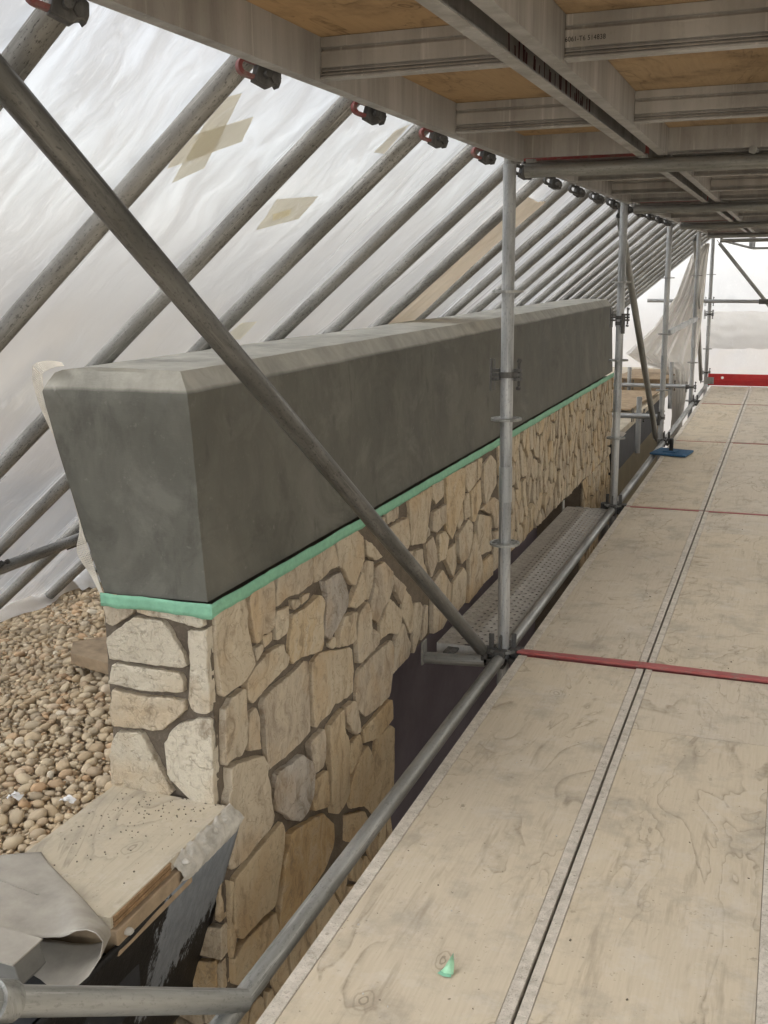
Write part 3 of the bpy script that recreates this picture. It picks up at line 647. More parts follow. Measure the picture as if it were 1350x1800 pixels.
mf.build('mortar_joint', 'mortar', wall, ang=80)
rv = MB().box(-1.774, MBk-.012, 3.8365, 8.1385, -.092, -.0855)
rv.build('lintel_soffit', 'mortar', wall)
MB().box(-1.80, -1.777, 3.7, 8.3, -2.58, -.30).build('opening_shade_panel', 'dark', wall)  # dark panel stands in for the shade inside the opening
MB().box(-1.80, -1.777, 3.7, 8.3, -.296, -.05).build('opening_shade_strip', 'dark', wall)  # upper strip of the same painted shade
def lerp2(a, b, t): return (a[0]+(b[0]-a[0])*t, a[1]+(b[1]-a[1])*t)
def area(p): return .5*sum(p[i][0]*p[(i+1)%len(p)][1]-p[(i+1)%len(p)][0]*p[i][1] for i in range(len(p)))
def resample(p, step, nmin, nmax):
    per = sum(math.dist(p[i], p[(i+1)%len(p)]) for i in range(len(p)))
    n = max(nmin, min(nmax, int(per/step))); out = []; d = per/n; acc = 0; want = 0
    for i in range(len(p)):
        a, b = p[i], p[(i+1)%len(p)]; L = math.dist(a, b)
        while want < acc+L-1e-9 and len(out) < n:
            out.append(lerp2(a, b, (want-acc)/max(L, 1e-9))); want += d
        acc += L
    return out
def inset(p, d):
    n = len(p); out = []
    for i in range(n):
        a, b, c = p[i-1], p[i], p[(i+1)%n]
        e1 = Vector((b[0]-a[0], b[1]-a[1])); e2 = Vector((c[0]-b[0], c[1]-b[1]))
        if e1.length < 1e-6 or e2.length < 1e-6: out.append(b); continue
        n1 = Vector((-e1.y, e1.x)).normalized(); n2 = Vector((-e2.y, e2.x)).normalized(); m = n1+n2
        if m.length < .2: out.append(b); continue
        m = m/m.length; k = d/max(.45, m.dot(n1)); out.append((b[0]+m.x*k, b[1]+m.y*k))
    return out
def stone(poly, front, mat, near, proud=None):
    if area(poly) < 0: poly = poly[::-1]
    if near: poly = inset(poly, -.0035)
    q = resample(poly, .0125 if near else .03, 14 if near else 9, 40 if near else 13)
    if near:   # cut the corners once, keep them angular
        q2 = []
        for i in range(len(q)):
            a, b, c = Vector(q[i-1]), Vector(q[i]), Vector(q[(i+1)%len(q)])
            q2.append(tuple(b*.94+(a+c)*.03))
        q = q2
    cx_ = sum(p[0] for p in q)/len(q); cy_ = sum(p[1] for p in q)/len(q)
    amp = .0034 if near else .004
    q = [(p[0]+amp*(mnoise.noise(Vector((p[0]*45, p[1]*45, 1)))+.9*mnoise.noise(Vector((p[0]*130, p[1]*130, 5)))), p[1]+amp*(mnoise.noise(Vector((p[0]*45, p[1]*45, 8)))+.9*mnoise.noise(Vector((p[0]*130, p[1]*130, 2))))) for p in q]
    h = proud if proud is not None else (random.uniform(.012, .024) if near else random.uniform(.009, .025))
    n = len(q); V = []; F = []
    tl = .04 if near else .09; tilt = (random.uniform(-tl, tl), random.uniform(-tl, tl))
    def add(pts, hh, nz):
        for p in pts:
            z = hh + nz*mnoise.noise(Vector((p[0]*30, p[1]*30, 3))) + (p[0]-cx_)*tilt[0]*(hh > 0) + (p[1]-cy_)*tilt[1]*(hh > 0)
            if front: V.append((XW-.013+z, p[0], p[1]))
            else: V.append((p[0], YE+.013-z, p[1]))
    rings = [(q, -.012, 0), (inset(q, .0006), h-.0022, .0015), (inset(q, .0032), h, .0022)]
    if near:
        q3 = [lerp2((cx_, cy_), p, .62) for p in q]; rings.append((q3, h+.0004, .0055))
        rings.append(([lerp2((cx_, cy_), p, .3) for p in q], h+.0006, .0065))
    for r in rings: add(*r)
    add([(cx_, cy_)], h+.0004, .004)
    for k in range(len(rings)-1):
        for i in range(n): F.append((k*n+i, k*n+(i+1)%n, (k+1)*n+(i+1)%n, (k+1)*n+i))
    k = len(rings)-1
    for i in range(n): F.append((k*n+i, k*n+(i+1)%n, len(V)-1))
    mb = MB(); mb.v = V; mb.f = F; return mb
parse = lambda s: [[tuple(map(float, p.split(','))) for p in l.split()] for l in s.split('\n')]
FS, ES = parse(FRONT_STONES), parse(END_STONES)
for i, p in enumerate(FS):
    m = 'stone'
    if i in (12, 56): m = 'stone_grey'
    if i == 69: m = 'stone_orange'
    cxy = (sum(a[0] for a in p)/len(p), sum(a[1] for a in p)/len(p))
    if m == 'stone' and cxy[1] < -.18: m = 'stone_warm'
    stone([(max(a[0], 2.462), min(a[1], .598)) for a in p], True, m, True).build('stone', m, wall, ang=24)
for i, p in enumerate(ES):
    m = 'stone_pale' if i < 8 else ('stone_orange' if i == 10 else 'stone')
    if i == 0: m = 'stone'
    if i == 1: m = 'stone_pale'
    p = [(min(a[0], -1.436), a[1]) for a in p]
    stone(p, False, m, True, .020 if i < 8 else None).build('stone', m, wall, ang=24)
# remaining field of stones: relaxed cells round the traced ones
def cells(seeds, box, sx):
    out = []
    S = [(a*sx, b) for a, b in seeds]
    for i, (a, b) in enumerate(S):
        P = [(box[0]*sx, box[2]), (box[1]*sx, box[2]), (box[1]*sx, box[3]), (box[0]*sx, box[3])]
        near = sorted(range(len(S)), key=lambda j: (S[j][0]-a)**2+(S[j][1]-b)**2)[1:26]
        for j in near:
            mx, my = (S[j][0]+a)/2, (S[j][1]+b)/2; nx, ny = S[j][0]-a, S[j][1]-b
            Q = []
            for k in range(len(P)):
                p, q = P[k], P[(k+1)%len(P)]
                dp = (p[0]-mx)*nx+(p[1]-my)*ny; dq = (q[0]-mx)*nx+(q[1]-my)*ny
                if dp <= 0: Q.append(p)
                if dp*dq < 0: Q.append(lerp2(p, q, dp/(dp-dq)))
            P = Q
            if len(P) < 3: break
        out.append([(p[0]/sx, p[1]) for p in P])
    return out
def inpoly(x, y, p):
    c = False
    for i in range(len(p)):
        a, b = p[i], p[i-1]
        if (a[1] > y) != (b[1] > y) and x < (b[0]-a[0])*(y-a[1])/(b[1]-a[1])+a[0]: c = not c
    return c
def segd(x, y, p):
    best = 9
    for i in range(len(p)):
        a, b = Vector(p[i-1]), Vector(p[i]); d = b-a; t = max(0, min(1, (Vector((x, y))-a).dot(d)/max(d.length_squared, 1e-9)))
        best = min(best, (a+d*t-Vector((x, y))).length)
    return best
def field(box, spacing, blocked, rng, sx=1.35, keep=lambda c: True):
    pts = []; tries = 0
    while tries < 12000:
        tries += 1
        a, b = rng.uniform(box[0], box[1]), rng.uniform(box[2], box[3])
        if any(inpoly(a, b, p) or segd(a, b, p) < spacing*.34 for p in blocked if abs(p[0][0]-a) < .7 and abs(p[0][1]-b) < .7): continue
        s = spacing*rng.uniform(.55, 1.2)
        if all(((a-c)*sx)**2+(b-d)**2 > s*s for c, d in pts): pts.append((a, b))
    ring = []
    for p in blocked:
        if box[0]-.5 < p[0][0] < box[1]+.5 and box[2]-.6 < p[0][1] < box[3]+.6:
            for (a, b) in resample(inset(p if area(p) > 0 else p[::-1], .028), .035, 6, 40): ring.append((a, b))
    cs = cells(pts+ring, box, sx)[:len(pts)]
    res = []
    for c in cs:
        if len(c) < 3: continue
        if area(c) < 0: c = c[::-1]
        c = inset(c, .0072)
        if area(c) > .0012 and keep(c): res.append(c)
    return res
rng = random.Random(11)
far = field((4.0, 9.44, -.082, .605), .200, FS, rng, 1.75)
lowr = field((2.462, 3.832, -1.25, .60), .20, FS, rng)
far2 = field((8.15, 9.44, -.9, -.085), .20, [], rng)
for c in far+lowr+far2:
    stone(c, True, 'stone', False).build('stone', 'stone_warm' if c[0][1] < -.2 else 'stone', wall, ang=24)
lowe = field((-1.77, -1.438, -1.3, .02), .19, ES, rng)
for c in lowe: stone(c, False, 'stone', False).build('stone', 'stone', wall, ang=24)

# parapet of trowelled cement
par = thing('cement_parapet', (-1.6, YE, .63), 'dark grey trowelled cement parapet block on top of the stone wall', 'parapet')
prof = [(-1.428,.636),(-1.434,.74),(-1.441,.88),(-1.448,1.02),(-1.4555,1.15),(-1.4585,1.1955),(-1.473,1.2145),(-1.488,1.2335),(-1.5015,1.2525),(-1.55,1.254),(-1.60,1.257),(-1.70,1.259),(-1.80,1.256),(-1.872,1.248),(-1.893,1.240),(-1.906,1.215),(-1.912,1.190),(-1.905,1.15),(-1.875,1.02),(-1.83,.86),(-1.785,.72),(-1.757,.630),(-1.65,.632),(-1.54,.634)]
def dense(p, k):
    out = []
    for i in range(len(p)):
        for j in range(k): out.append(lerp2(p[i], p[(i+1)%len(p)], j/k))
    return out
pd = dense(prof, 4)
ys = [YE+d for d in (0, .012, .03, .055, .08)]; y = YE+.08
while y < 9.46: y += .045; ys.append(y)
cxp, czp = -1.66, .95
def pv(x, z, y, cap=1.0):
    q = Vector((x, y, z)); big = mnoise.noise(Vector((x*3, y*1.3, z*3)))*.004+mnoise.noise(q*14)*.0016+mnoise.noise(Vector((x*40, y*22, z*40)))*.0011
    d = Vector((x-cxp, z-czp)); d.normalize()
    up = max(0, min(1, (z-1.194)/.056))
    yy = y + max(0, up*.043-(y-YE)) if y < YE+.05 else y
    if cap < 1 or y == YE: yy += mnoise.noise(Vector((x*14, z*14, 2)))*.002
    return (x+d.x*big, yy, z+d.y*big*(1 if z > .7 else .3))
rows = []
for s_ in (.0004, .25, .5, .72, .88, .97):
    rows.append([pv(cxp+(x-cxp)*s_, czp+(z-czp)*s_, YE, s_) for x, z in pd])
for y in ys: rows.append([pv(x, z, y) for x, z in pd])
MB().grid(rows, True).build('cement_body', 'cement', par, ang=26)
# glass fibre mesh strip curling off the back edge
ms = MB(); L = 64; W = 9; pts = []
for i in range(L+1):
    t = i/L
    if t < .12: z = 1.262-.02*(t/.12)**2; x = -1.84-.075*(t/.12)
    else:
        u = (t-.12)/.88; z = 1.242-.66*u; x = -1.915+.165*u*(1 if u > .05 else 0)-.0*u
        x = -1.918 + max(0, (u-.06))*.172
    bul = .020*math.exp(-((t-.22)/.16)**2)+.006+.030*math.exp(-((t-.80)/.07)**2)+.012*math.sin(t*9)
    row = []
    for j in range(W):
        a = j/(W-1); row.append(Vector((x-.004-(bul+.014)*a, YE+.010+.022*a+.006*math.sin(t*7), z+.02*a*math.exp(-((t-.12)/.12)**2))))
    pts.append(row)
for i in range(L):
    for j in range(W): ms.bar(pts[i][j], pts[i+1][j], .0019, .0014)
    for k in (0, .5):
        for j in range(W-1): ms.bar(pts[i][j].lerp(pts[i+1][j], k), pts[i][j+1].lerp(pts[i+1][j+1], k), .0016, .0014)
o = ms.build('mesh_strip', 'mesh', par); o['kind'] = 'stuff'
# green masking tape
tp = []
for i in range(14): tp.append((-1.762+.352*i/13, YE-.0135-.003*math.sin(i*.8), .612+.002*mnoise.noise(Vector((i*.7, 0, 0)))))
for i in range(1, 200): tp.append((-1.4085+.003*mnoise.noise(Vector((i*.3, 2, 0))), YE-.012+7.0*(i-1)/198, .613+.0035*mnoise.noise(Vector((i*.21, 4, 0)))+.0015*mnoise.noise(Vector((i*1.7, 4, 0)))))
rows = []
for k, dz in enumerate((.0235, .010, -.003, -.0150)):
    r = []
    for i, p in enumerate(tp):
        nx, ny = (0, -1) if i < 13 else ((.7, -.7) if i < 15 else (1, 0))
        wob = .0022*mnoise.noise(Vector((i*.9, k*.6, 1)))+.0012*mnoise.noise(Vector((i*3.1, k*1.5, 4)))
        rag = (.0035*mnoise.noise(Vector((i*1.3, 0, 9)))+.002*mnoise.noise(Vector((i*4.7, 0, 3)))) if k == 3 else 0
        if i in (12, 13, 14) and k == 3: rag -= .005
        r.append((p[0]+nx*wob, p[1]+ny*wob, p[2]+dz+rag))
    rows.append(r)
o = MB().grid(rows).build('masking_tape', 'tape', ang=12, loc=(-1.41, 2.42, .61))
md = o.modifiers.new('thickness', 'SOLIDIFY'); md.thickness = .0008
tag(o, 'green masking tape running under the cement parapet along the top of the stones', 'tape')

# ------------------------------------------------------------------ pebble roof
import bmesh
def pebble_mesh(seed, sub=2):
    bm = bmesh.new(); bmesh.ops.create_icosphere(bm, subdivisions=sub, radius=1.0)
    rr = random.Random(seed); sx, sy, sz = 1, rr.uniform(.62, .9), rr.uniform(.42, .62)
    for v in bm.verts:
        k = 1+.20*mnoise.noise(v.co*1.1+Vector((seed*7.3, 1, 2)))+.05*mnoise.noise(v.co*2.6+Vector((seed*3.3, 4, 2)))
        c = v.co*k; e = lambda q: math.copysign(abs(q)**.9, q)
        v.co = Vector((e(c.x)*sx, e(c.y)*sy, e(c.z)*sz))
    return bm
gravel = bpy.data.objects.new('pebble_bed', None); col.objects.link(gravel); gravel['kind'] = 'structure'; gravel.location = (-2.5, 3, 0)
prot = []
for i in range(12):
    bm = pebble_mesh(i); me = bpy.data.meshes.new('pebble'); bm.to_mesh(me); bm.free(); me.materials.append(M['pebble'])
    me.polygons.foreach_set('use_smooth', [True]*len(me.polygons)); prot.append(me)
lowp = []
for i in range(8):
    bm = pebble_mesh(i+40, 1); lowp.append(([v.co.copy() for v in bm.verts], [tuple(v.index for v in f.verts) for f in bm.faces])); bm.free()
rp = random.Random(5)
cell = {}; placed = []
def fits(x, y, r):
    cx_, cy_ = int(x/.05), int(y/.05)
    for a in range(cx_-1, cx_+2):
        for b in range(cy_-1, cy_+2):
            for (u, w, q) in cell.get((a, b), ()):
                if (u-x)**2+(w-y)**2 < ((q+r)*.80)**2: return False
    return True
def bed(x, y): return -.14*max(0, -2.2-x)+.012*mnoise.noise(Vector((x*1.3, y*1.3, 0)))+.006
for n_try in range(110000):
    x, y = rp.uniform(-3.95, -1.765), rp.uniform(1.70, 5.4)
    if x > -1.80 and y > 2.40: continue
    if y < 1.97+ (x+1.75)*-.05 and x > -1.9: continue
    if y > 3.3 and x > -2.2: continue
    if x < -3.6-(y-4.4)*.1+.12*mnoise.noise(Vector((x*3, y*3, 6))): continue
    big = n_try < 13000
    r = rp.uniform(.0145, .022) if big else rp.uniform(.007, .0135)
    if n_try < 1100: r = rp.uniform(.020, .028)
    if fits(x, y, r):
        cell.setdefault((int(x/.05), int(y/.05)), []).append((x, y, r)); placed.append((x, y, r))
under = [(rp.uniform(-3.95, -1.77), rp.uniform(1.7, 5.4), rp.uniform(.012, .02)) for _ in range(6000)]
cp = Vector((0, 0, 1.5))
def seen(x, y):
    p = Vector((x, y, bed(x, y)))-cp; zc = p.dot(fwd); px = 675+1887*p.dot(r2)/zc; py = 900+1887*p.dot(d2)/zc
    return -20 < px < 215 and 980 < py < 1560
vis = sorted([p for p in placed if seen(p[0], p[1])], key=lambda p: -p[2]/math.hypot(p[0], p[1]))
solo = set(vis[:300])
for (x, y, r) in vis[:300]:
    ob = bpy.data.objects.new('pebble', rp.choice(prot)); col.objects.link(ob); ob.parent = gravel
    ob.location = Vector((x, y, bed(x, y)+r*.30))-gravel.location
    ob.rotation_euler = (rp.gauss(0, .28), rp.gauss(0, .28), rp.uniform(0, 6.28)); ob.scale = (r*1.12,)*3
V = []; F = []; tone = []
for (x, y, r) in [p for p in placed if p not in solo]+under:
    vs, fs = rp.choice(lowp); m = Matrix.Rotation(rp.uniform(0, 6.28), 3, 'Z') @ Matrix.Rotation(rp.gauss(0, .3), 3, 'X')
    o_ = Vector((x, y, bed(x, y)+(r*.3 if (x, y, r) in cell.get((int(x/.05), int(y/.05)), ()) else -.014))); k = len(V); tt = rp.random()
    V += [tuple(m @ (q*r*1.12)+o_-gravel.location) for q in vs]; F += [(a+k, b+k, c+k) for a, b, c in fs]; tone += [tt]*len(vs)
me = bpy.data.meshes.new('loose_pebbles'); me.from_pydata(V, [], F); me.materials.append(M['pebble'])
me.polygons.foreach_set('use_smooth', [True]*len(F)); at = me.attributes.new('tone', 'FLOAT', 'POINT'); at.data.foreach_set('value', tone)
ob = bpy.data.objects.new('loose_pebbles', me); col.objects.link(ob); ob.parent = gravel; ob['kind'] = 'stuff'
MB().prism([(-1.78,1.66,-.02),(-2.2,1.66,-.02),(-4.0,1.66,-.275),(-4.0,1.66,-.30),(-2.2,1.66,-.05),(-1.78,1.66,-.05)], (0, 3.8, 0)).build('sand_layer', 'board', gravel)

# ------------------------------------------------------------------ low upstand with plywood, membrane and fascia in front of the wall
up = thing('roof_upstand', (-1.6, 2.1, -.06), 'low roof edge with weathered plywood top and black membrane face at the wall foot', 'roof edge')
MB().box(-1.77, -1.392, 1.86, 2.429, .012, .044).build('plywood_top', 'ply_pale', up, bevel=.002)
e = MB()
for k in range(4): e.box(-1.393, -1.3885+.0012*(k % 2), 1.87, 2.12, .0135+.0075*k, .0185+.0075*k)
e.build('ply_layer', 'ply_edge', up)
e = MB()
for k in range(3): e.box(-1.393, -1.3905, 1.87, 2.12, .0187+.0075*k, .0207+.0075*k)
e.build('ply_glue_line', 'ply_edge_dark', up)
MB().box(-1.76, -1.377, 1.862, 2.20, -.058, .010).build('timber_batten', 'board', up, bevel=.004)
MB().box(-1.72, -1.46, 2.21, 2.425, -.20, .0115).build('timber_packer', 'board', up)
rows = []
for i in range(40):
    y = 2.135+.325*i/39; r = []
    for j in range(13):
        a = j/12
        x = -1.398+.040*a; z = .046-.050*a**2-.012*a
        if j == 0: z = -.01; x = -1.40
        if j == 12: z = -.035; x = -1.372
        w = mnoise.noise(Vector((y*38, a*4, 1)))*.007+mnoise.noise(Vector((y*90, a*9, 3)))*.004
        fade = min(1, i/5)*min(1, (39-i)/3)
        r.append((x+w*.8*(j > 0), y+.008*mnoise.noise(Vector((a*7, y*20, 5))), z*(.55+.45*fade)+w*fade*(0 < j < 12)))
    rows.append(r)
MB().grid(rows).build('mortar_fillet', 'caulk', up, ang=60)
for i, (y, x, s) in enumerate(((2.20,-1.385,.016),(2.27,-1.388,.020),(2.33,-1.386,.015),(2.39,-1.389,.017),(2.165,-1.374,.014),(1.90,-1.374,.015))):
    bm = pebble_mesh(90+i, 2); mb = MB(); mb.v = [tuple(Vector((x, y, .022 if y > 2.15 else -.012))+v.co*s) for v in bm.verts]; mb.f = [tuple(v.index for v in f.verts) for f in bm.faces]; bm.free()
    mb.build('mortar_lump', 'caulk', up, ang=60)
rows = []
for i in range(60):
    y = 1.2+1.255*i/59; r = []
    for j in range(30):
        a = j/29
        r.append((-1.374-.195*a+.003*mnoise.noise(Vector((y*6, a*4, 2))), y+(.012*mnoise.noise(Vector((a*14, 2, 2)))-.010*a if i == 59 else 0), -.030-.62*a))
    rows.append(r)
o = MB().grid(rows).build('membrane_face', 'fascia', up, ang=60)
md = o.modifiers.new('thickness', 'SOLIDIFY'); md.thickness = .012; md.offset = -1
MB().box(-1.77, -1.60, 1.2, 2.42, -2.6, -.06).build('lower_wall', 'olive', up)
# crumbs of mortar on the plywood
rc = random.Random(3); cr = MB()
for i in range(150):
    y = 2.43-abs(rc.gauss(0, .16)) if i < 120 else rc.uniform(1.9, 2.42); x = rc.uniform(-1.74, -1.41); s = rc.uniform(.0006, .0021)
    if y < 1.9: continue
    a = rc.uniform(0, 3)
    cr.obox((x, y, .0445+s*.4), (s*math.cos(a), s*math.sin(a), 0), (-s*.8*math.sin(a), s*.8*math.cos(a), s*.2), (0, 0, s*.6))
o = cr.build('mortar_crumbs', 'crumb'); o['kind'] = 'stuff'
# rolled back roof membrane
near = [(-2.05,1.60,.052),(-1.72,1.68,.052),(-1.594,1.725,.053),(-1.52,1.722,.052),(-1.47,1.735,.054),(-1.435,1.735,.062),(-1.405,1.725,.082),(-1.378,1.72,.101),(-1.352,1.72,.110),(-1.330,1.722,.106),(-1.316,1.726,.086),(-1.322,1.72,.05),(-1.345,1.705,.010),(-1.39,1.68,-.035),(-1.46,1.65,-.075),(-1.55,1.62,-.10),(-1.66,1.60,-.11)]
farl = [(-2.1,1.86,.052),(-1.84,1.97,.052),(-1.754,2.02,.052),(-1.72,2.035,.052),(-1.665,1.995,.051),(-1.61,1.963,.051),(-1.545,1.925,.050),(-1.47,1.88,.050),(-1.415,1.845,.050),(-1.384,1.832,.047),(-1.374,1.830,.036),(-1.373,1.83,.022),(-1.385,1.832,.004),(-1.42,1.832,-.012),(-1.48,1.83,-.022),(-1.56,1.828,-.028),(-1.66,1.825,-.030)]
rows = []
for i in range(15):
    t = i/14; s_ = t*t*(3-2*t)*.35+t*.65; r = []
    for k in range(len(near)-1):
        for u in (0, .33, .66):
            a = Vector(near[k]).lerp(Vector(near[k+1]), u); b = Vector(farl[k]).lerp(Vector(farl[k+1]), u)
            p = a.lerp(b, s_); p.z += .0022*mnoise.noise(p*22)+.0035*mnoise.noise(p*9)*(1-t)
            r.append(p)
    r.append(Vector(near[-1]).lerp(Vector(farl[-1]), s_)); rows.append(r)
o = MB().grid(rows).build('roof_membrane', 'membrane', ang=70, loc=(-1.6, 1.8, .05))
md = o.modifiers.new('thickness', 'SOLIDIFY'); md.thickness = .0022; md.offset = 1
tag(o, 'dusty grey roofing membrane rolled back over the plywood with a curled edge', 'roofing membrane')
# crease fold on it
o2 = MB().bar((-1.79, 1.90, .0555), (-1.60, 1.868, .0565), .004, .002).build('crease', 'membrane', o)
# grey folded flashing
fl = thing('metal_flashing', (-1.6, 1.6, .05), 'grey folded metal flashing end at the left edge below the membrane', 'flashing')
MB().prism([(-2.0,1.60,.092),(-1.452,1.60,.080),(-1.436,1.60,.034),(-1.455,1.60,.012),(-2.0,1.60,.012)], (0, .085, 0)).build('flashing_box', 'flash', fl, bevel=.003)
MB().prism([(-2.0,1.594,.093),(-1.448,1.594,.0815),(-1.448,1.594,.085),(-2.0,1.594,.0965)], (0, .098, 0)).build('top_lip', 'membrane', fl)
# timber offcut on the pebbles
o = MB().prism([(-2.625,3.40,.016),(-2.555,3.29,.016),(-2.20,3.20,.016),(-2.20,3.62,.016),(-2.36,3.72,.016)], (0, 0, .048)).build('timber_offcut', 'board', loc=(-2.4, 3.4, .016), bevel=.003)
tag(o, 'flat wedge of sawn timber lying on the pebbles against the stone wall end', 'timber')
# white scraps among the pebbles
for x, y, lab in ((-2.02,2.30,'white crumpled scrap lying on the pebbles near the plywood'),(-2.05,2.22,'small white chip between pebbles, left of the plywood'),(-1.86,2.33,'white torn scrap on the pebbles beside the plywood edge')):
    rows = [[(x-.022+.0055*i, y-.013+.005*j, .036+.010*mnoise.noise(Vector((i*.6, j*.7, x*9)))-.002*abs(i-4)) for j in range(6)] for i in range(9)]
    o = MB().grid(rows).build('paper_scrap', 'white', loc=(x, y, .036), ang=60); tag(o, lab, 'scrap')
rows = [[(-3.62+.02*i+.012*mnoise.noise(Vector((i*.7, j*.5, 4))), 4.62+.03*j, -.12+.05*mnoise.noise(Vector((i*.5, j*.6, 8)))+.04*math.sin(i*.6)) for j in range(8)] for i in range(8)]
o = MB().grid(rows).build('plastic_bag', 'white', loc=(-3.55, 4.7, -.15), ang=80); tag(o, 'crumpled white plastic scrap by the low tube at the foot of the sheeting', 'scrap')

# ------------------------------------------------------------------ coupler (shared builder)
def coupler(parent, c, axis, side, up_, mat='cast'):
    """A swivel coupler as one part with lugs, bolts and a pin as sub-parts."""
    c, axis, side, up_ = Vector(c), Vector(axis).normalized(), Vector(side).normalized(), Vector(up_).normalized()
    cp_ = MB().annulus(c, axis, .0245, .0305, .022, 20).build('coupler', mat, parent)
    for sgn in (-1, 1):
        for k in (-1, 0, 1):
            MB().obox(c+side*sgn*.043+axis*k*.017, side*.015, axis*.006, up_*.011).build('lug', mat, cp_, bevel=.0015)
    MB().bar(c-side*.062-axis*.062, c-side*.062+axis*.062, .006, .022, up_).build('wedge', mat, cp_)
    MB().bar(c-side*.048-axis*.06, c-side*.048+axis*.06, .004, .016, up_).build('wedge', mat, cp_)
    for sgn in (1,):
        MB().tube(c+side*.046-axis*.045, c+side*.046+axis*.05, .0055, 8, 0).build('bolt', mat, cp_)
        MB().tube(c+side*.046+axis*.047, c+side*.050+axis*.060, .010, 6, 0).build('nut', mat, cp_)
        MB().tube(c+side*.046-axis*.047, c+side*.044-axis*.058, .010, 6, 0).build('nut', mat, cp_)
    return cp_

# ------------------------------------------------------------------ uprights
XP = -1.015
PY = [4.06, 6.97, 9.92, 13.0, 15.3]
def rosette(parent, z, first=[None]):
    o0 = origin(parent)
    if first[0] is None:
        mb = MB(); mb.annulus((0,0,0), (0,0,1), .0235, .036, .009).annulus((0,0,0), (0,0,1), .051, .060, .009)
        for k in range(8):
            a = math.pi*k/4; d = Vector((math.cos(a), math.sin(a), 0)); s = Vector((-d.y, d.x, 0))
            mb.obox(d*.0435, d*.0092, s*.0065, Vector((0,0,.0038)))
        me = mb.data('rosette', M['galv'], Vector((0,0,0))); first[0] = me
    ob = bpy.data.objects.new('rosette', first[0]); col.objects.link(ob); ob.parent = parent; ob.location = (0, 0, z-o0.z)
post_labels = ['nearest galvanised upright standing left of the platform in front of the parapet',
               'second galvanised upright at the far end of the cement parapet', 'third galvanised upright beyond the stone wall',
               'fourth galvanised upright close beside a slanting brace', 'farthest thin upright by the red toe board']
post = thing('scaffold_upright', (XP, PY[0], -2.6), post_labels[0], 'scaffold upright', 'uprights along the wall side of the platform')
MB().tube((XP, PY[0], -2.6), (XP, PY[0], 1.885), .0242, 24).build('upright_tube', 'galv_bright', post)
for z in (-2.05, -1.55, -1.05, -.5, -.005, .439, .938, 1.425): rosette(post, z)
MB().annulus((XP, PY[0], .68), (0,0,1), .0243, .0262, .14, 24).build('spigot_sleeve', 'galv_bright', post)
MB().tube((XP, PY[0], 1.885), (XP, PY[0], 1.915), .021, 14, 0).build('spigot', 'galv', post)
MB().box(XP-.07, XP+.07, PY[0]-.07, PY[0]+.07, -2.6, -2.592).build('base_plate', 'galv', post)
KIDS[post.name] = [c for c in col.objects if c.parent is post]
posts = [post]
for i in range(1, 5):
    posts.append(copy_thing(post, (XP-(.03 if i > 1 else 0), PY[i], -2.6), post_labels[i]))
coupler(post, (XP, PY[0], 1.11), (0, 0, 1), (1, .1, 0), (0, 1, 0))
coupler(posts[1], (XP, PY[1], 1.206), (0, 0, 1), (1, .3, 0), (.3, -1, 0))
coupler(posts[1], (XP, PY[1], 1.17), (0, 0, 1), (-.5, 1, 0), (1, .5, 0))
coupler(posts[2], (XP-.03, PY[2], .19), (0, 0, 1), (.3, 1, 0), (1, 0, 0))
coupler(posts[3], (XP-.03, PY[3], .155), (0, 0, 1), (1, .3, 0), (0, 1, 0))
coupler(posts[4], (XP-.03, PY[4], 1.07), (0, 0, 1), (1, 0, 0), (0, 1, 0))
coupler(posts[4], (XP-.03, PY[4], .90), (0, 0, 1), (1, 0, 0), (0, 1, 0))
coupler(posts[4], (XP-.03, PY[4], .12), (0, 0, 1), (1, 0, 0), (0, 1, 0))

# ------------------------------------------------------------------ ledgers, brackets, braces, transoms
def head(parent, c, d):
    """Wedge head that grips a rosette: c at the rosette rim, d pointing along the tube."""
    c, d = Vector(c), Vector(d).normalized(); s = Vector((-d.y, d.x, 0))
    mb = MB(); mb.obox(c+d*.045+Vector((0,0,.020)), d*.024, s*.022, Vector((0,0,.012))); mb.obox(c+d*.045-Vector((0,0,.022)), d*.024, s*.022, Vector((0,0,.012)))
    mb.obox(c+d*.066-Vector((0,0,.001)), d*.014, s*.022, Vector((0,0,.034)))
    h = mb.build('wedge_head', 'cast', parent, bevel=.003)
    MB().obox(c+d*.040+Vector((0,0,.030)), d*.010, s*.004, Vector((0,0,.062))).build('wedge', 'cast', h)
LZ = -.028
def ledger(y0, y1, label):
    t = thing('ledger_tube', (XP, y0, LZ), label, 'scaffold ledger', 'ledger tubes along the platform edge')
    MB().tube((XP, y0+.07, LZ), (XP, y1-.07, LZ), .0242, 22).build('tube', 'galv', t)
    head(t, (XP, y0+.004, LZ), (0, 1, 0)); head(t, (XP, y1-.004, LZ), (0, -1, 0)); return t
lab = ['thick ledger tube along the near platform edge at the bottom of the photo', 'ledger tube between the nearest and second uprights beside the steel plank',
       'ledger tube past the second upright next to the blue float', 'ledger tube between the third and fourth uprights', 'short ledger tube between the fourth and farthest uprights']
yy = [.95]+PY
for i in range(5): ledger(yy[i], yy[i+1], lab[i])
def brace(p, q, label, r=.0242, mat='pole'):
    t = thing('diagonal_brace', p, label, 'scaffold brace')
    p, q = Vector(p), Vector(q); d = (q-p).normalized()
    MB().tube(p+d*.05, q-d*.05, r, 22).build('tube', mat, t)
    for c, e in ((p, d), (q, -d)):
        s = Vector((1, 0, 0)); MB().obox(c+e*.03, e*.035, s*.006, e.cross(s)*.020).build('flat_end', 'cast', t, bevel=.002)
    return t
brace((-1.075, 3.98, .0), (-1.20, .62, 2.385), 'thick dark diagonal brace crossing the parapet from the upper left to the nearest upright', .0252, 'brace')
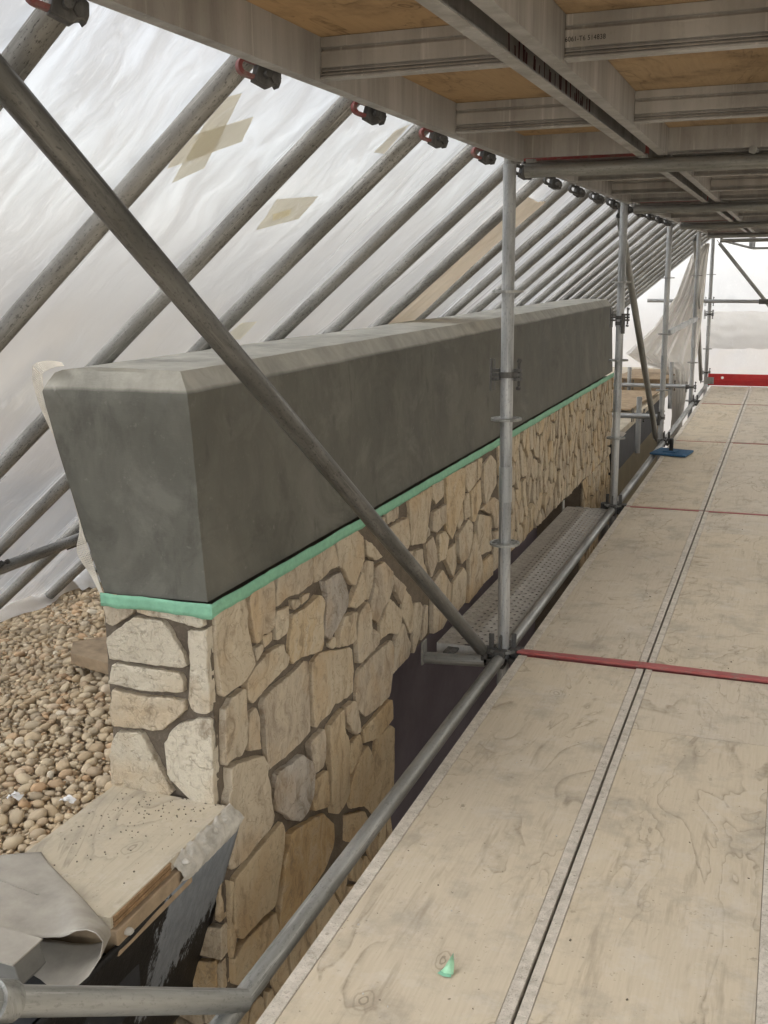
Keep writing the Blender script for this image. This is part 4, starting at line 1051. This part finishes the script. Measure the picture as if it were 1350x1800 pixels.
brace((-1.075, 9.86, .0), (-1.055, 7.02, 1.86), 'slanting brace from the top of the second upright to the foot of the third', .0242, 'galv')
brace((-1.10, 15.2, .0), (-1.09, 13.04, 1.86), 'thin brace close against the fourth upright', .0242, 'galv')
brace((-1.06, 4.10, -1.9), (-1.05, 6.92, -.1), 'brace below deck level seen behind the second upright foot', .0242, 'galv')
# lower left tube with a coupler
lt = thing('guard_tube', (-1.136, 1.2, .35), 'stubby scaffold tube with a coupler at the bottom left corner', 'scaffold tube')
a, b = Vector((-1.136, 1.214, .348)), Vector((-1.005, 1.775, -.018))
d = (b-a).normalized()
MB().tube(a-d*.35, b, .0255, 26).build('tube', 'galv', lt)
MB().annulus(a+d*.004, d, .0256, .0335, .040, 26).build('coupler_band', 'galv', lt)
MB().tube(a-d*.03+Vector((.028,-.02,-.030)), a-d*.03+Vector((.028,.0,-.075)), .012, 12, 0).build('bolt', 'cast', lt)
MB().annulus(a+Vector((-.02,-.02,-.052)), (.5, -.8, .35), .012, .024, .012, 18).build('nut', 'galv', lt)
rows = []
c0 = a.lerp(b, .52)
sx = d.cross(Vector((0,0,1))).normalized(); sy = sx.cross(d)
for i in range(10):
    r = []
    for j in range(6):
        an = .5+.95*(i/9)
        rad = .0262+.004*abs(mnoise.noise(Vector((i*.7, j*.9, 2))))+(.006 if i > 7 else 0)
        r.append(c0+d*((j-2.5)*.0048*(1-.55*(i/9))+.006*math.sin(i*.9)+.02*(i/9))+(sx*math.cos(math.pi-an+.9)+sy*math.sin(math.pi-an+.9))*rad)
    rows.append(r)
o = MB().grid(rows).build('paint_flake', 'white', ang=60, loc=c0); tag(o, 'torn white film scrap clinging to the lower left tube', 'scrap')

# hop up brackets and the perforated steel plank beside the wall
for y, l in ((4.04, 'short bracket tube under the near end of the perforated steel plank'), (6.99, 'short bracket tube under the far end of the perforated steel plank')):
    t = thing('hop_up_bracket', (XP, y, -.07), l, 'scaffold bracket', 'brackets carrying the steel plank')
    MB().tube((-1.345, y, -.075), (XP-.07, y, -.06), .0242, 20).build('tube', 'galv', t)
    MB().box(-1.353, -1.346, y-.030, y+.030, -.10, -.002).build('end_plate', 'galv', t, bevel=.001)
    head(t, (XP-.004, y, -.03), (-1, 0, 0))
sp = thing('steel_plank', (-1.32, 4.09, -.035), 'narrow perforated steel walk plank laid between the uprights and the stone wall', 'scaffold plank')
s0 = -1.318
MB().grid([[(s0+x, y, -.030+z) for x, z in ((0,-.004),(.004,0),(.118,0),(.126,.0045),(.150,.0045),(.158,0),(.270,0),(.274,-.004))] for y in [4.12+2.82*k/40 for k in range(41)]]).build('top_sheet', 'perf', sp, ang=30)
for x in (s0, s0+.274): MB().box(x-.0015, x+.0015, 4.12, 6.94, -.095, -.0335).build('side_flange', 'perf_side', sp)
for x in (s0+.012, s0+.262): MB().box(x-.0115, x+.0105, 4.12, 6.94, -.0965, -.094).build('side_flange', 'perf_side', sp)
for y in (4.115, 6.945):
    MB().box(s0+.002, s0+.272, y-.005, y+.005, -.09, -.031).build('end_cap', 'perf_side', sp)
    for x in (s0+.05, s0+.20): MB().box(x, x+.05, y-.075*(1 if y < 5 else .2), y+.075*(1 if y > 5 else .2), -.052, -.040).build('hook', 'cast', sp, bevel=.003)

# ------------------------------------------------------------------ platform planks
ROWS = [-1.85, 1.09, 4.03, 6.96, 9.88, 12.77]
ENDS = [1.07, 4.00, 6.93, 9.85, 12.74, 14.72]
CX = [-.935, -.437, .061]; PW = .490
rown = ['behind the viewer', 'nearest row', 'second row', 'third row, by the blue float', 'fourth row', 'last row, before the red toe board']
coln = ['left', 'middle', 'right']
seam = {(1, 1): 3.43, (2, 1): 6.37}
rv_me = MB().tube((0,0,0), (0,0,.0012), .0045, 8, 0).data('rivet', M['rail_top'], Vector((0,0,0)))
for r in range(6):
    for c in range(3):
        x0, y0, y1 = CX[c], ROWS[r], ENDS[r]
        dz = rp.uniform(-.0015, .0015)
        t = thing('deck_plank', (x0, y0, -.075), '%s plywood topped platform plank, %s' % (coln[c], rown[r]), 'deck plank', 'platform planks underfoot')
        if (r, c) in ((1, 0),): t['label'] = 'nearest left platform plank, warm knotty plywood with a green tape scrap'
        if (r, c) in ((1, 1),): t['label'] = 'nearest middle platform plank, greyer plywood with grey stains and a cross seam'
        sp_ = [y0+.012, y1-.012] if (r, c) not in seam else [y0+.012, seam[(r, c)]-.0015, seam[(r, c)]+.0015, y1-.012]
        for k in range(0, len(sp_), 2):
            MB().box(x0+(.036 if c == 0 else .026), x0+PW-.029, sp_[k], sp_[k+1], -.012, -.0025+dz).build('plywood_panel', 'ply', t)
        for sx_, n_ in ((x0, 1), (x0+PW-.0275, -1)):
            sw = .0275 if n_ < 0 else (.0345 if c == 0 else .0245)
            rl = MB().box(sx_, sx_+sw, y0+.004, y1-.004, -.008, dz)
            rl.box(sx_+(.0 if n_ > 0 else sw-.003), sx_+(.003 if n_ > 0 else sw), y0+.004, y1-.004, -.105, -.0082)
            rl.build('side_rail', 'rail_top', t, bevel=.0012)
            if r < 4 and r > 0:
                y = y0+.06
                rb = []
                while y < y1-.03:
                    o = bpy.data.objects.new('rivet', rv_me); col.objects.link(o); o.parent = t; o.location = Vector((sx_+sw*.5, y, dz))-t.location; y += .22
        nr = MB()
        MB().box(x0+.003, x0+PW-.003, y0-.010, y0+.0095, -.06, -.004).build('end_rail', 'red', t, bevel=.002)
        MB().box(x0+.003, x0+PW-.003, y1-.0095, y1+.004, -.06, -.006).build('end_rail', 'red', t, bevel=.002)
# raised red strip lying across the first joint
o = MB().prism([(-.945,4.000,.0),(-.93,4.034,.0),(-.455,4.040,.0),(.56,4.012,.0),(.56,3.972,.0),(-.43,3.996,.0)], (0, 0, .010)).build('red_strip', 'red', loc=(-.4, 4.0, .002), bevel=.0015)
for v in o.data.vertices: v.co.z += .0035
tag(o, 'loose worn red metal strip lying over the nearest joint in the platform', 'metal strip')
tb = thing('toe_board', (-.9, 14.75, 0), 'bright red toe board standing across the far end of the platform', 'toe board')
MB().box(-.98, .60, 14.752, 14.778, .004, .155).build('board', 'red_new', tb, bevel=.003)
MB().box(-.985, .60, 14.744, 14.7515, .066, .078).build('ridge', 'red_new', tb)
MB().box(-1.03, -.905, 14.742, 14.7505, .02, .11).build('bracket', 'galv', tb)
MB().tube((-.80, 14.745, .105), (-.80, 14.752, .105), .018, 14, 0).build('white_dot', 'white', tb)
# transoms below the platform
for i, y in enumerate(PY[:4]):
    t = thing('deck_transom', (XP, y, -.03), 'cross tube under the platform joint at the %s upright' % ORD[i], 'scaffold transom', 'cross tubes under the platform')
    MB().tube((XP+.07, y, -.105), (1.15, y, -.105), .0242, 14).build('tube', 'galv', t)
    head(t, (XP+.004, y, LZ), (1, 0, 0))
    MB().box(XP+.062, XP+.078, y-.02, y+.02, -.11, -.02).build('drop_plate', 'cast', t)

# ------------------------------------------------------------------ upper deck overhead
UZ = 1.889; UX = [-.985, -.4745, .036]; UW = .468; WH = .088
jprof = [(0,.082),(0,.0625),(.008,.0610),(.008,.0555),(0,.054),(0,.0225),(.008,.0210),(.008,.0175),(.001,.0168),(.001,.0150),(.008,.0142),(.008,.0110),(-.003,.0102),(-.004,.0075),(.001,.0065),(.001,.0045),(-.006,.0035),(-.006,0),(.03,0),(.03,.004),(.013,.004),(.013,.082)]
jl = UW-.064
jm = MB().prism([(0, y, z) for y, z in jprof], (jl, 0, 0)).data('joist', M['alu'], Vector((0,0,0)), 30)
UR = [-1.85, 1.08, 4.14, 7.02, 9.96, 12.94]; UE = [1.02, 4.02, 6.92, 9.86, 12.86, 15.2]
un = ['behind the viewer', 'nearest bay', 'second bay', 'third bay', 'fourth bay', 'far bay']
text_parent = None; letter_parent = None
for r in range(6):
    for c in range(3):
        x0, y0, y1 = UX[c], UR[r], UE[r]
        t = thing('overhead_plank', (x0, y0, UZ), 'aluminium framed deck plank overhead seen from below, %s column, %s' % (['wall side', 'middle', 'house side'][c], un[r]), 'deck plank', 'upper deck planks overhead')
        for xw, f in ((x0+.030, -1), (x0+UW-.030, 1)):
            mb = MB().box(xw-.0015, xw+.0015, y0, y1, UZ+.0042, UZ+WH)
            fa, fb = (xw-.030, xw+.0015) if f < 0 else (xw-.0015, xw+.030)
            mb.box(fa, fb, y0, y1, UZ, UZ+.004)
            mb.box(fa, fb, y0, y1, UZ+WH+.0002, UZ+WH+.012)
            rail = mb.build('side_rail', 'alu', t)
            if (r, c, f) == (1, 0, 1): letter_parent = rail
        js = [y0+.10+.977*k for k in range(8) if y0+.10+.977*k < y1-.08]
        if r == 1: js = [1.22, 2.19, 3.165]
        if r == 2: js = [4.19, 5.09, 6.06, 6.82]
        for y in js:
            j = bpy.data.objects.new('joist', jm); col.objects.link(j); j.parent = t; j.location = Vector((x0+.0325, y, UZ+.006))-t.location
            if (r, c) == (1, 1) and abs(y-2.19) < .01: text_parent = j
        MB().box(x0+.032, x0+UW-.032, y0+.004, y1-.004, UZ+WH+.001, UZ+WH+.0115).build('plywood_panel', 'ply_under', t)
        MB().box(x0+.004, x0+UW-.004, y0-.012, y0-.0005, UZ+.012, UZ+WH+.0305).build('end_rail', 'red' if c == 0 else 'alu', t)
        MB().box(x0+.004, x0+UW-.004, y1+.0005, y1+.012, UZ+.012, UZ+WH+.0305).build('end_rail', 'alu', t)
# boards that close the joints between the upper planks from above
for c in range(3):
    o = MB().box(UX[c]+UW-.02, UX[c]+UW+.062, -1.8, 15.2, UZ+WH+.0135, UZ+WH+.03).build('cover_strip', 'ply_under', loc=(UX[c]+UW, 7, UZ+WH+.0135))
    tag(o, 'long plywood strip closing the %s gap between the overhead planks' % ['wall side', 'middle', 'house side'][c], 'board')
for r in range(1, 6):
    o = MB().box(-.98, .5, UE[r-1]-.03, UR[r]+.03, UZ+WH+.031, UZ+WH+.045).build('joint_board', 'ply_under', loc=(-.4, UR[r], UZ+WH+.031))
    tag(o, 'board across the overhead joint above the %s cross tube under the upper deck' % ['hidden', 'first', 'second', 'third', 'fourth'][r-1], 'board')
# stamped number on the second joist of the middle plank
cu = bpy.data.curves.new('stamped_number', 'FONT'); cu.body = '6061-T6 514838'; cu.size = .0112; cu.space_character = 1.06; cu.extrude = .0001
cu.materials.append(M['ink'])
tx = bpy.data.objects.new('stamped_number', cu); col.objects.link(tx); tx.parent = text_parent
tx.rotation_euler = (R(90), 0, 0); tx.location = (-.0005, -.0004, .0325); tx.scale = (.98, 1.15, 1)
me_ = bpy.data.meshes.new_from_object(tx.evaluated_get(bpy.context.evaluated_depsgraph_get()))
t2 = bpy.data.objects.new('stamped_number', me_); col.objects.link(t2); t2.parent = text_parent; t2.rotation_euler = tx.rotation_euler; t2.location = tx.location; t2.scale = tx.scale
bpy.data.objects.remove(tx); t2.name = 'stamped_number'
# faded red stencil marks on the rail web in the gap
mb = MB(); rl_ = random.Random(4); y = 2.16; xs = UX[0]+UW-.0282
while y < 3.1:
    z0 = UZ+.016+rl_.uniform(0, .008)
    for k in range(rl_.randint(1, 3)):
        h_ = rl_.uniform(.018, .052); w = rl_.uniform(.004, .011); sl = rl_.uniform(-.006, .006)
        mb.prism([(xs, y, z0), (xs, y+w, z0), (xs, y+w+sl, z0+h_), (xs, y+sl, z0+h_)], (.0005, 0, 0)); y += w+rl_.uniform(.001, .006)
    y += rl_.uniform(.015, .06)
mb.build('stencil_mark', 'redink', letter_parent, kind='stuff')
# upper transoms
for i, y in enumerate(PY[:4]+[15.25]):
    t = thing('overhead_transom', (-.95, y, 1.862), ['cross tube below the upper deck just beyond the nearest upright', 'second cross tube under the upper deck', 'third cross tube under the upper deck', 'fourth cross tube under the upper deck', 'farthest cross tube under the upper deck'][i], 'scaffold transom', 'cross tubes under the upper deck')
    MB().tube((-.955, y, 1.860), (1.15, y, 1.860), .0262, 22).build('tube', 'galv', t)
    for x in (-.935, -.53, -.16, .3): MB().box(x-.016, x+.016, y-.018, y+.018, 1.8845, 1.90).build('saddle', 'galv', t, bevel=.002)
    MB().tube((-.16, y-.02, 1.893), (-.16, y-.045, 1.893), .014, 12, 0).build('bolt', 'galv', t)

# ------------------------------------------------------------------ items on the platform
bf = thing('sponge_float', (-.87, 9.1, .004), 'blue rubber float with black upright handle lying at the platform edge', 'plastering float')
MB().prism([(-1.030,8.99,.004),(-.735,8.915,.004),(-.695,9.215,.004),(-.975,9.30,.004)], (0, 0, .016)).build('float_plate', 'blue', bf, bevel=.004)
MB().prism([(-.935,9.06,.0202),(-.83,9.035,.0202),(-.80,9.135,.0202),(-.905,9.16,.0202)], (0, 0, .008)).build('handle_base', 'blue', bf, bevel=.003)
MB().tube((-.868, 9.10, .024), (-.868, 9.105, .122), .017, 16, 0).build('handle', 'black', bf, bevel=.003)
gt = thing('tape_scrap', (-.612, 1.995, 0), 'crumpled scrap of pale green masking tape on the nearest left plank', 'scrap')
tri = [(-.628,1.985,.002),(-.612,1.980,.004),(-.598,1.984,.002),(-.601,2.002,.014),(-.607,2.014,.034),(-.617,2.006,.016),(-.611,1.992,.018),(-.622,1.998,.007)]
mb = MB().add(tri, [(0,1,6),(1,2,6),(2,3,6),(3,4,6),(4,5,6),(5,7,6),(7,0,6)]); o = mb.build('folded_tape', 'tape_pale', gt, ang=5)
md = o.modifiers.new('thickness', 'SOLIDIFY'); md.thickness = .0012
MB().add([(-.633,1.978,.0015),(-.617,1.972,.0015),(-.600,1.974,.0015),(-.604,1.988,.003),(-.626,1.990,.004)], [(0,1,2,3,4)]).build('tape_tail', 'tape', gt, ang=5)

# grit and crumbs trodden onto the platform
rg = random.Random(21); g1 = MB(); g2 = MB()
for i in range(190):
    y = 1.2+10*rg.random()**1.8; x = rg.uniform(-.92, .5); s = rg.uniform(.0008, .0022)*(1.5 if rg.random() < .06 else 1)
    a = rg.uniform(0, 3); (g1 if rg.random() < .7 else g2).obox((x, y, .0005+s*.3), (s*1.4*math.cos(a), s*1.4*math.sin(a), 0), (-s*.8*math.sin(a), s*.8*math.cos(a), s*.3), (0, s*.2, s*.5))
o = g1.build('mortar_grit', 'mortar'); o['kind'] = 'stuff'
o = g2.build('pale_grit', 'caulk'); o['kind'] = 'stuff'

# ------------------------------------------------------------------ left foot of the sheeting
t = thing('purlin_tube', (-2.88, 3.5, .37), 'brown dirty tube coupled across the sloping tubes low on the left', 'scaffold tube')
MB().tube((-2.885, 3.05, .366), (-2.88, 3.90, .371), .0242, 18).build('tube', 'pole', t)
coupler(t, (-2.88, 3.86, .371), (0, 1, 0), (.77, 0, .64), (-.64, 0, .77)); coupler(t, (-2.885, 3.27, .368), (0, 1, 0), (.77, 0, .64), (-.64, 0, .77))
t = thing('foot_tube', (-3.72, 4.6, -.19), 'low galvanised tube resting on the pebbles at the foot of the sheeting', 'scaffold tube')
MB().tube((-3.84, 4.15, -.165), (-3.63, 5.02, -.135), .0242, 18).build('tube', 'galv', t)
coupler(t, (-3.735, 4.55, -.15), (0, 1, 0), (.77, 0, .64), (-.64, 0, .77)); coupler(t, (-3.655, 4.90, -.14), (0, 1, 0), (.77, 0, .64), (-.64, 0, .77))

# ------------------------------------------------------------------ far roof beyond the parapet
ru = thing('far_roof_edge', (-1.5, 12.5, -.6), 'dark charcoal roof edge with tan plywood beyond the end of the stone wall', 'roof edge')
MB().box(-2.2, -1.40, 9.46, 13.6, .0, .060).build('plywood_top', 'ply_pale', ru, bevel=.004)
MB().prism([(-1.415,9.46,-.002),(-1.405,9.46,-.30),(-1.46,9.46,-.30),(-1.46,9.46,-.002)], (0, 4.14, 0)).build('membrane_face', 'charcoal', ru)
MB().box(-1.52, -1.465, 9.46, 13.9, -2.6, -.14).build('lower_wall', 'olive', ru)
rows = [[(-1.70+.36*a/12, 9.50+.02*b, .075+.035*math.sin(a/12*4.0)+.004*mnoise.noise(Vector((a, b, 0)))) for a in range(13)] for b in range(18)]
MB().grid(rows).build('membrane_roll', 'membrane', ru, ang=60)
for (x0, x1, y0, y1, z, lab) in ((-1.95,-1.33,13.3,14.6,.20,'tan plywood sheet lying on the far roof, upper one of the pile'), (-2.2,-1.45,11.2,13.0,.085,'flat plywood sheet on the far roof in front of the pile')):
    o = MB().box(x0, x1, y0, y1, z, z+.014).build('plywood_sheet', 'board', loc=((x0+x1)/2, (y0+y1)/2, z)); o.rotation_euler = (0, 0, R(-3)); tag(o, lab, 'plywood sheet')
bl = thing('timber_pile', (-1.75, 13.4, .06), 'dark stack of short timbers on the far roof behind the second upright', 'timber')
for k in range(4): MB().box(-2.05+.03*k, -1.35-.05*k, 13.35+.25*k, 13.53+.25*k, .062, .198).build('timber', 'board', bl)
for y, xa, xb, z, vs in ((9.98, -1.85, XP-.03, .19, [(-1.26, -.16, .36)]), (13.06, -1.95, XP-.03, .155, [(-1.775, .06, .36), (-1.29, -.12, .43)])):
    lab = 'horizontal stub scaffold tube tied to the %s upright over the far roof' % ('third' if y < 11 else 'fourth')
    t = thing('tie_tube', (xa, y, z), lab, 'scaffold tube', 'tie tubes over the far roof')
    MB().tube((xa, y, z), (xb+.02, y, z), .0242, 16).build('tube', 'galv_bright', t)
    for k, (x, za, zb) in enumerate(vs):
        u_ = thing('stub_tube', (x, y+.05, za), 'short vertical stub tube clamped to the %s tie tube%s' % ('nearer' if y < 11 else 'farther', '' if y < 11 else (', left one', ', right one')[k]), 'scaffold tube', 'vertical stub tubes')
        MB().tube((x, y+.05, za), (x, y+.05, zb), .0242, 16).build('tube', 'galv_bright', u_)
        coupler(u_, (x, y+.05, z), (0, 0, 1), (1, 0, 0), (0, 1, 0))
t = thing('far_guard_rail', (-1.85, 15.25, 1.07), 'horizontal guard rail tube across the far end of the platform', 'scaffold tube')
MB().tube((-1.86, 15.25, 1.085), (1.1, 15.25, 1.055), .0242, 16).build('tube', 'galv_bright', t)
MB().tube((-.42, 15.25, 1.07), (-.20, 15.25, 1.068), .034, 14).build('coupler_sleeve', 'cast', t)
t = brace((-1.0, 15.35, 1.87), (-.05, 15.35, .72), 'slanting end brace crossing the far guard rail', .0242, 'galv')
t = thing('bent_rail', (-.98, 15.6, 1.83), 'thin bent rail hanging under the far end of the upper deck', 'rail')
MB().tube((-.92, 15.6, 1.86), (-.55, 15.6, 1.76), .016, 12).tube((-.55, 15.6, 1.76), (.9, 15.6, 1.76), .016, 12).build('rail', 'galv', t)
MB().box(-.60, -.52, 15.58, 15.62, 1.777, 1.90).build('hanger_plate', 'galv_bright', t)
# mid rail between the third and fourth uprights
t = thing('mid_rail', (-1.045, 9.92, .9), 'sloping flat rail between the third and fourth uprights', 'rail')
MB().bar((-1.02, 9.97, .945), (-1.02, 12.95, .945), .03, .045).build('rail', 'galv_bright', t)
print('objects', len(bpy.data.objects), 'meshes', len(bpy.data.meshes))
